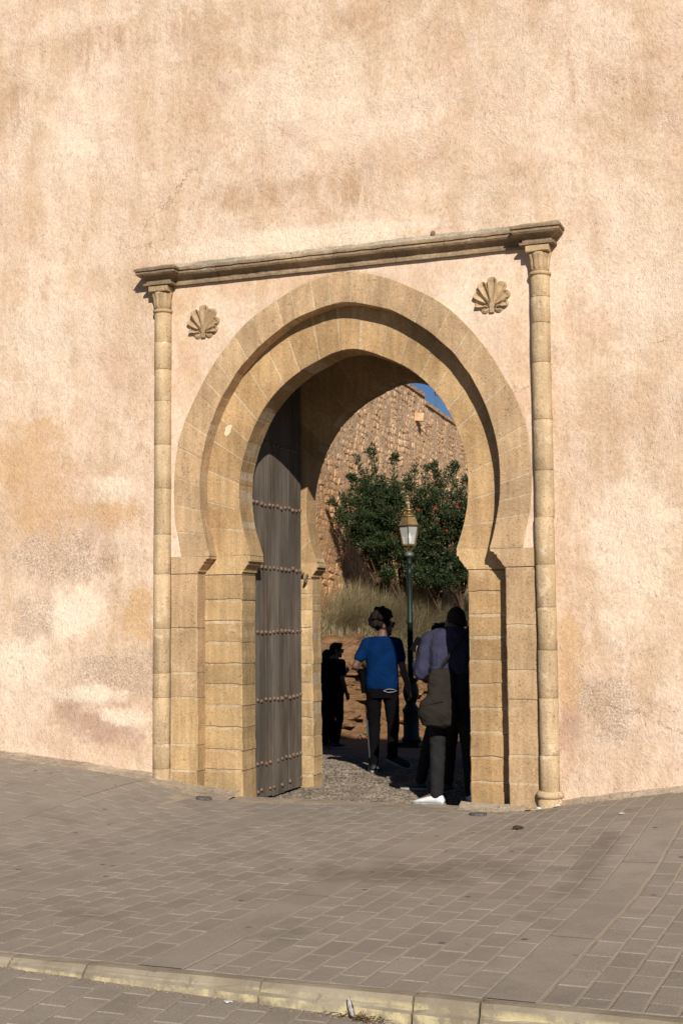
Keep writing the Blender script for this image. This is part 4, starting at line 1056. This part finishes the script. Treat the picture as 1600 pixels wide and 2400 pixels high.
    fuse('sweatshirt' if sleeve == 'long' else 't_shirt', C, .011, shirt, root, 3, .010 if sleeve == 'long' else .007, P['seed'])
    wz = max(1.01, hem+.03); D = MB(); loft(D, [(T(0,0,.80),.150,.112),(T(0,0,.88),.176,.125),(T(0,0,.97),.168,.117),(T(0,0,wz),.164,.116)])
    for s in ('l','r'):
        H, K, A = Vector(P['h'+s]), Vector(P['k'+s]), Vector(P['a'+s])
        cap(D, H, K, .096, .070); cap(D, K, A+(K-A).normalized()*.01, .070, .056)
    fuse('trousers', D, .011, trou, root, 3, .009, P['seed']+3)
    for s, q in (('l',0),('r',1)): shoe(P['a'+s], P['t'+s], shoes[q], root, P.get('u'+s, (0,0,1)))
    return root
def pose(**k):
    P = dict(head=(0,.03,1.62), sl=(-.185,0,1.41), sr=(.185,0,1.41), el=(-.24,-.02,1.13), er=(.24,-.02,1.13), wl=(-.25,.05,.89), wr=(.25,.05,.89),
             hl=(-.09,0,.91), hr=(.09,0,.91), kl=(-.10,.02,.49), kr=(.10,.02,.49), al=(-.10,-.02,.085), ar=(.10,-.02,.085), tl=(-.12,.13,.03), tr=(.12,.13,.03), seed=1)
    P.update(k); return P
def worldpt(o, p): return Matrix.LocRotScale(o.location, o.rotation_euler, o.scale) @ Vector(p)

# walking man in the blue t-shirt
pb = person('man walking away in a bright blue t-shirt with curly dark hair', (-.80,3.40,floorz(-.8,3.4)), rad(12),
    pose(head=(.015,.035,1.595), sl=(-.162,0,1.395), sr=(.162,0,1.395), el=(-.29,-.05,1.15), wl=(-.20,.17,1.06), cl=.9, er=(.235,-.05,1.13), wr=(.285,.05,.88), cr=1.1,
         kl=(-.10,.05,.50), al=(-.10,-.03,.09), tl=(-.13,.11,.03), kr=(.11,.06,.51), ar=(.13,-.22,.20), tr=(.25,-.14,.075), ur=(.15,-.75,.62), seed=2),
    1.095, M_SKIN2, M_BLUE, M_TROU, 'curly', 'short', None, True, rad(-72), 0, .03, (M_SHB,M_SHB))
d = MB(); d.tube([(-.168,-.01,.56),(-.158,-.035,.42),(-.146,-.055,.28),(-.138,-.055,.16)], .009, 6); d.obj('side_stripe', M_DIM, pb)
d = MB(); d.tube([(.03,-.125,.885),(.08,-.14,.905),(.14,-.12,.90),(.17,-.085,.885),(.13,-.125,.872),(.08,-.14,.868),(.03,-.125,.885)], .0035, 5); d.obj('pocket_cord', M_STRIPE, pb)
jk = MB(); w = lambda x,y,z: tuple(worldpt(pb, (x,y,z)))
V = []; n = 9
for i in range(9):
    z = 1.12-.27*i/8
    for k in range(n):
        t = 2*math.pi*k/n; wdt = (.10-.035*i/8)*(1+.2*nz(k*.9,i*.6,2)); V.append(w(-.225+.03*i/8+wdt*.55*math.cos(t), .07+wdt*1.25*math.sin(t), z))
F = [(i*n+k, i*n+(k+1)%n, (i+1)*n+(k+1)%n, (i+1)*n+k) for i in range(8) for k in range(n)]+[tuple(range(n)), tuple(8*n+k for k in range(n))[::-1]]
tag(obj('jacket', V, F, M_BLACK, None, True), "dark jacket hung over the blue t-shirt man's left forearm", 'jacket')

# man in the lavender sweatshirt, head bent over a phone
pl = person('big man seen from behind in a lavender sweatshirt with cropped hair and bowed head', (.715,1.10,floorz(.8,1.10)), rad(14),
    pose(head=(.045,.19,1.505), sl=(-.185,.06,1.365), sr=(.19,.05,1.375), el=(-.25,.04,1.09), wl=(-.285,.21,1.20), fl=((-.02,.05,.10),(1,.1,0)), cl=.75, er=(.26,.05,1.13), wr=(.16,.25,1.12), cr=.6,
         al=(-.13,-.04,.085), kl=(-.12,.03,.49), hl=(-.10,0,.91), tl=(-.27,.02,.03), ar=(.16,.06,.085), kr=(.14,.06,.49), tr=(.15,.22,.03), seed=5),
    1.19, M_SKIN, M_LAV, M_GREYT, 'crop', 'long', None, False, rad(4), rad(-30), .16, (M_SHW,M_SHW), 1.09, 1.10)
# hidden companion in front of him
ph = person('person mostly hidden behind the lavender sweatshirt man, with sunglasses pushed up on dark hair', (.43,1.97,floorz(.3,1.95)), rad(150),
    pose(head=(.02,.05,1.60), al=(.02,.0,.085), kl=(-.05,.03,.49), tl=(.0,.16,.03), ar=(.34,.085,.085), kr=(.22,.08,.49), tr=(.52,.19,.03), el=(-.22,.1,1.14), wl=(-.08,.28,1.18), er=(.22,.1,1.14), wr=(.08,.28,1.18), seed=8),
    1.03, M_SKIN2, M_BLACK, M_GREYT, 'short', 'short', None, False, rad(-20), rad(-15), .04, (M_SHG,M_SHG))
gm = MB(); hp_ = Vector((.02,.05,1.60))
for q in (-1,1): ell(gm, hp_+Vector((q*.034,.055,.125)), (.031,.022,.014), None, 10); gm.tube([hp_+Vector((q*.066,.05,.12)),hp_+Vector((q*.084,-.01,.05))], .004, 5)
gm.obj('sunglasses', M_SPEC, ph, True)
# phone in his left hand
hw = worldpt(pl, (-.300,.235,1.325)); 
b = MB(); V, F = stone_prism(rect(-.037,.037,-.078,.078), -.005, .005, .002, 0, .1)
o = obj('mobile_phone', V, F, M_PHONE); o.location = hw; o.rotation_euler = (rad(-12), rad(28), rad(8)); tag(o, 'dark mobile phone held up by the lavender sweatshirt man', 'phone')
b = MB(); b.lathe([(.006,0),(.006,.002)], n=10); c = b.obj('camera_lens', M_SPEC, o); c.location = (-.022,-.0055,.06); c.rotation_euler = (rad(90),0,0)
# bag at his hip
bag = MB(); R3 = Matrix.Identity(3)
loft(bag, [((-.09,-.13,.64),.06,.03),((-.10,-.145,.67),.14,.075),((-.11,-.15,.76),.170,.095),((-.10,-.15,.86),.150,.090),((-.085,-.14,.91),.118,.066),((-.08,-.135,.95),.112,.066),((-.075,-.13,1.02),.120,.060),((-.075,-.125,1.08),.112,.050),((-.075,-.12,1.13),.085,.028)])
o = fuse('shoulder_bag', bag, .012, M_BAG, None, 3, .012, 4); o.location = pl.location; o.rotation_euler = pl.rotation_euler; o.scale = pl.scale
tag(o, "taupe cloth bag slung at the lavender sweatshirt man's hip", 'bag')
st_ = MB(); st_.tube([(-.13,-.10,1.03),(-.05,-.165,1.18),(.08,-.155,1.36),(.17,-.06,1.49)], .012, 6)
st_.tube([(-.19,-.235,.84),(-.06,-.252,.87)], .006, 5); st_.obj('strap', M_BAG, o)
# dark pair further down the alley
person('man in black standing in profile by the earth bank, wearing sunglasses', (-3.62,9.15,floorz(0,9.15)), rad(-25),
    pose(head=(0,.055,1.61), el=(-.23,-.02,1.14), wl=(-.20,.10,.92), er=(.23,-.03,1.13), wr=(.20,.09,.90), al=(-.10,.05,.085), tl=(-.12,.20,.03), ar=(.09,-.06,.085), tr=(.11,.09,.03), seed=12),
    1.0, M_SKIN2, M_BLACK, M_BLACK, 'short', 'short', None, True, rad(-48), rad(-4), .05, (M_SHB,M_SHB))
person('person in black half hidden by the rear left arch pier with a raised forearm', (-3.86,9.35,floorz(0,9.35)), rad(-60),
    pose(head=(0,.05,1.55), er=(.22,.12,1.12), wr=(.12,.32,1.26), fr=((-.02,.07,.09),(-1,0,0)), el=(-.22,.1,1.12), wl=(-.08,.28,1.0), seed=15),
    .97, M_SKIN, M_BLACK, M_BLACK, 'short', 'short', None, False, rad(20), rad(-10), .04, (M_SHB,M_SHG))

# ------------------------------------------------------------------ small things
def disc(name, x, y, r, m, label, cat):
    b = MB(); b.lathe([(r*.3,.004),(r*.62,.006),(r*.66,.002),(r*.9,.002),(r*.93,.008),(r,.006),(r,-.02)][::-1], n=24)
    o = b.obj(name, m); o.location = (x, y, G(x,y)+.012); e = .04
    o.rotation_euler = (math.atan2(G(x,y+e)-G(x,y-e),2*e), -math.atan2(G(x+e,y)-G(x-e,y),2*e), 0); o.scale = (1,1,1)
    tag(o, label, cat)
M_COVER = plain('iron_cover', (.13,.115,.10), .8, .3, .3, .3, 30, .5)
disc('drain_cover', -1.29, -.36, .075, M_COVER, 'small round iron cover in the mortar by the left inner pier', 'drain cover')
disc('drain_cover', 1.36, -.36, .075, M_COVER, 'small round iron cover in front of the right outer pier', 'drain cover')
def crumple(name, x, y, z, r, m, label, cat, sd, fl=.5):
    bm = bmesh.new(); bmesh.ops.create_icosphere(bm, subdivisions=2, radius=1); V = []
    for v in bm.verts:
        p = v.co; k = r*(1+.7*nz(p.x*2+sd,p.y*2,p.z*2)); V.append((x+p.x*k, y+p.y*k*.8, z+max(-.2,p.z)*k*fl))
    F = [tuple(v.index for v in f.verts) for f in bm.faces]; bm.free(); tag(obj(name, V, F, m), label, cat)
M_WRAP = plain('foil_wrapper', (.60,.32,.10), .4, .5, .2, .4, 60); M_PAPER = plain('scrap_paper', (.62,.60,.56), .8, .2, 0, .2)
crumple('wrapper', 1.77, -.17, G(1.77,-.17)+.022, .032, M_WRAP, 'crumpled orange wrapper beside the right column base', 'wrapper', 1)
crumple('scrap_of_paper', 1.86, -.19, G(1.86,-.19)+.018, .022, M_PAPER, 'pale scrap of paper next to the orange wrapper', 'paper', 5)
crumple('scrap_of_paper', 2.02, -.20, G(2.02,-.2)+.02, .024, M_PAPER, 'pale scrap of paper against the wall right of the column base', 'paper', 9)
crumple('scrap_of_paper', 2.70, -1.0, G(2.7,-1.)+.01, .020, M_PAPER, 'white scrap lying alone on the pavers by the right wall', 'paper', 12, .3)
crumple('dead_leaf', 1.92, -1.25, G(1.92,-1.25)+.012, .045, plain('dead_leaf', (.06,.042,.03), .9, .1), 'dark curled dead leaf on the pavers before the right column', 'leaf', 14, .35)
for (x, y, l, sd) in ((1.62,KY-.10,'white feather scrap on the road below the long kerb stone',3),(2.42,KY-.11,'white feather scrap on the road by the kerb joint',6),(2.62,KY-.12,'white feather scrap under the short kerb stone',8)):
    crumple('feather_scrap', x, y, Groad(x,y)+.006, .022, M_PAPER, l, 'feather', sd, .25)
fe = thing('feather', 'grey and white feather standing in a clump of dry litter at the kerb', 'feather', (2.235,KY-.075,Groad(2.235,KY)))
V = []; F = []
for i in range(9):
    u = i/8; c = Vector((.01-.028*u, -.005+.01*u, .095*u)); wd_ = .018*math.sin(math.pi*min(1,u*.9+.08))
    for s in (-1,0,1): V.append((c.x+s*wd_*.8, c.y-abs(s)*.006, c.z+abs(s)*.006))
F = [(i*3+k,i*3+k+1,i*3+4+k,i*3+3+k) for i in range(8) for k in range(2)]
obj('vane', V, F, plain('feather_vane', (.22,.20,.19), .8, .2, 0, .6, 40), fe)
d = MB(); d.tube([(.01,-.006,0),(-.004,-.002,.05),(-.018,.003,.095)], .002, 5); d.obj('quill', M_PAPER, fe)
V = []; F = []
for k in range(120):
    a = R.uniform(0,6.28); r0 = abs(R.gauss(0,.045)); p = Vector((r0*1.6*math.cos(a)+.03, r0*.5*math.sin(a), R.uniform(.0,.02))); dd = Vector((R.gauss(0,1),R.gauss(0,1),R.gauss(0,.4))).normalized()*R.uniform(.008,.03); s = dd.cross(Vector((0,0,1))).normalized()*.0025; n = len(V)
    V += [tuple(p-dd-s), tuple(p+dd-s), tuple(p+dd+s), tuple(p-dd+s)]; F.append((n,n+1,n+2,n+3))
o = obj('dry_litter', V, F, plain('dry_litter', (.20,.13,.07), .9, .1, 0, .5, 60), fe); o['kind'] = 'stuff'
V = []; F = []                                           # grit, leaf crumbs along the kerb foot and wall foot
for k in range(2600):
    q = R.random()
    if q < .45: x = R.uniform(.3,4.2); y = KY-.06-abs(R.gauss(0,.03)); z = Groad(x,y)
    elif q < .7: x = R.uniform(-4.2,-1.1); y = -.12-abs(R.gauss(0,.25)); z = G(x,y)
    elif q < .85: x = R.uniform(1.2,3.4); y = -.10-abs(R.gauss(0,.15)); z = G(x,y)
    else: x = R.uniform(-3,4); y = R.uniform(-5.7,-.3); z = G(x,y)
    a = R.uniform(0,6.28); s = R.uniform(.002,.006); n = len(V)
    for j in range(3): V.append((x+s*math.cos(a+j*2.1), y+s*math.sin(a+j*2.1), z+.001))
    V.append((x,y,z+s)); F += [(n,n+1,n+3),(n+1,n+2,n+3),(n+2,n,n+3)]
o = obj('grit', V, F, plain('grit', (.26,.19,.13), .9, .1, 0, .6, 200)); o['kind'] = 'stuff'; o['label'] = 'grit and leaf crumbs along the wall foot and kerb'
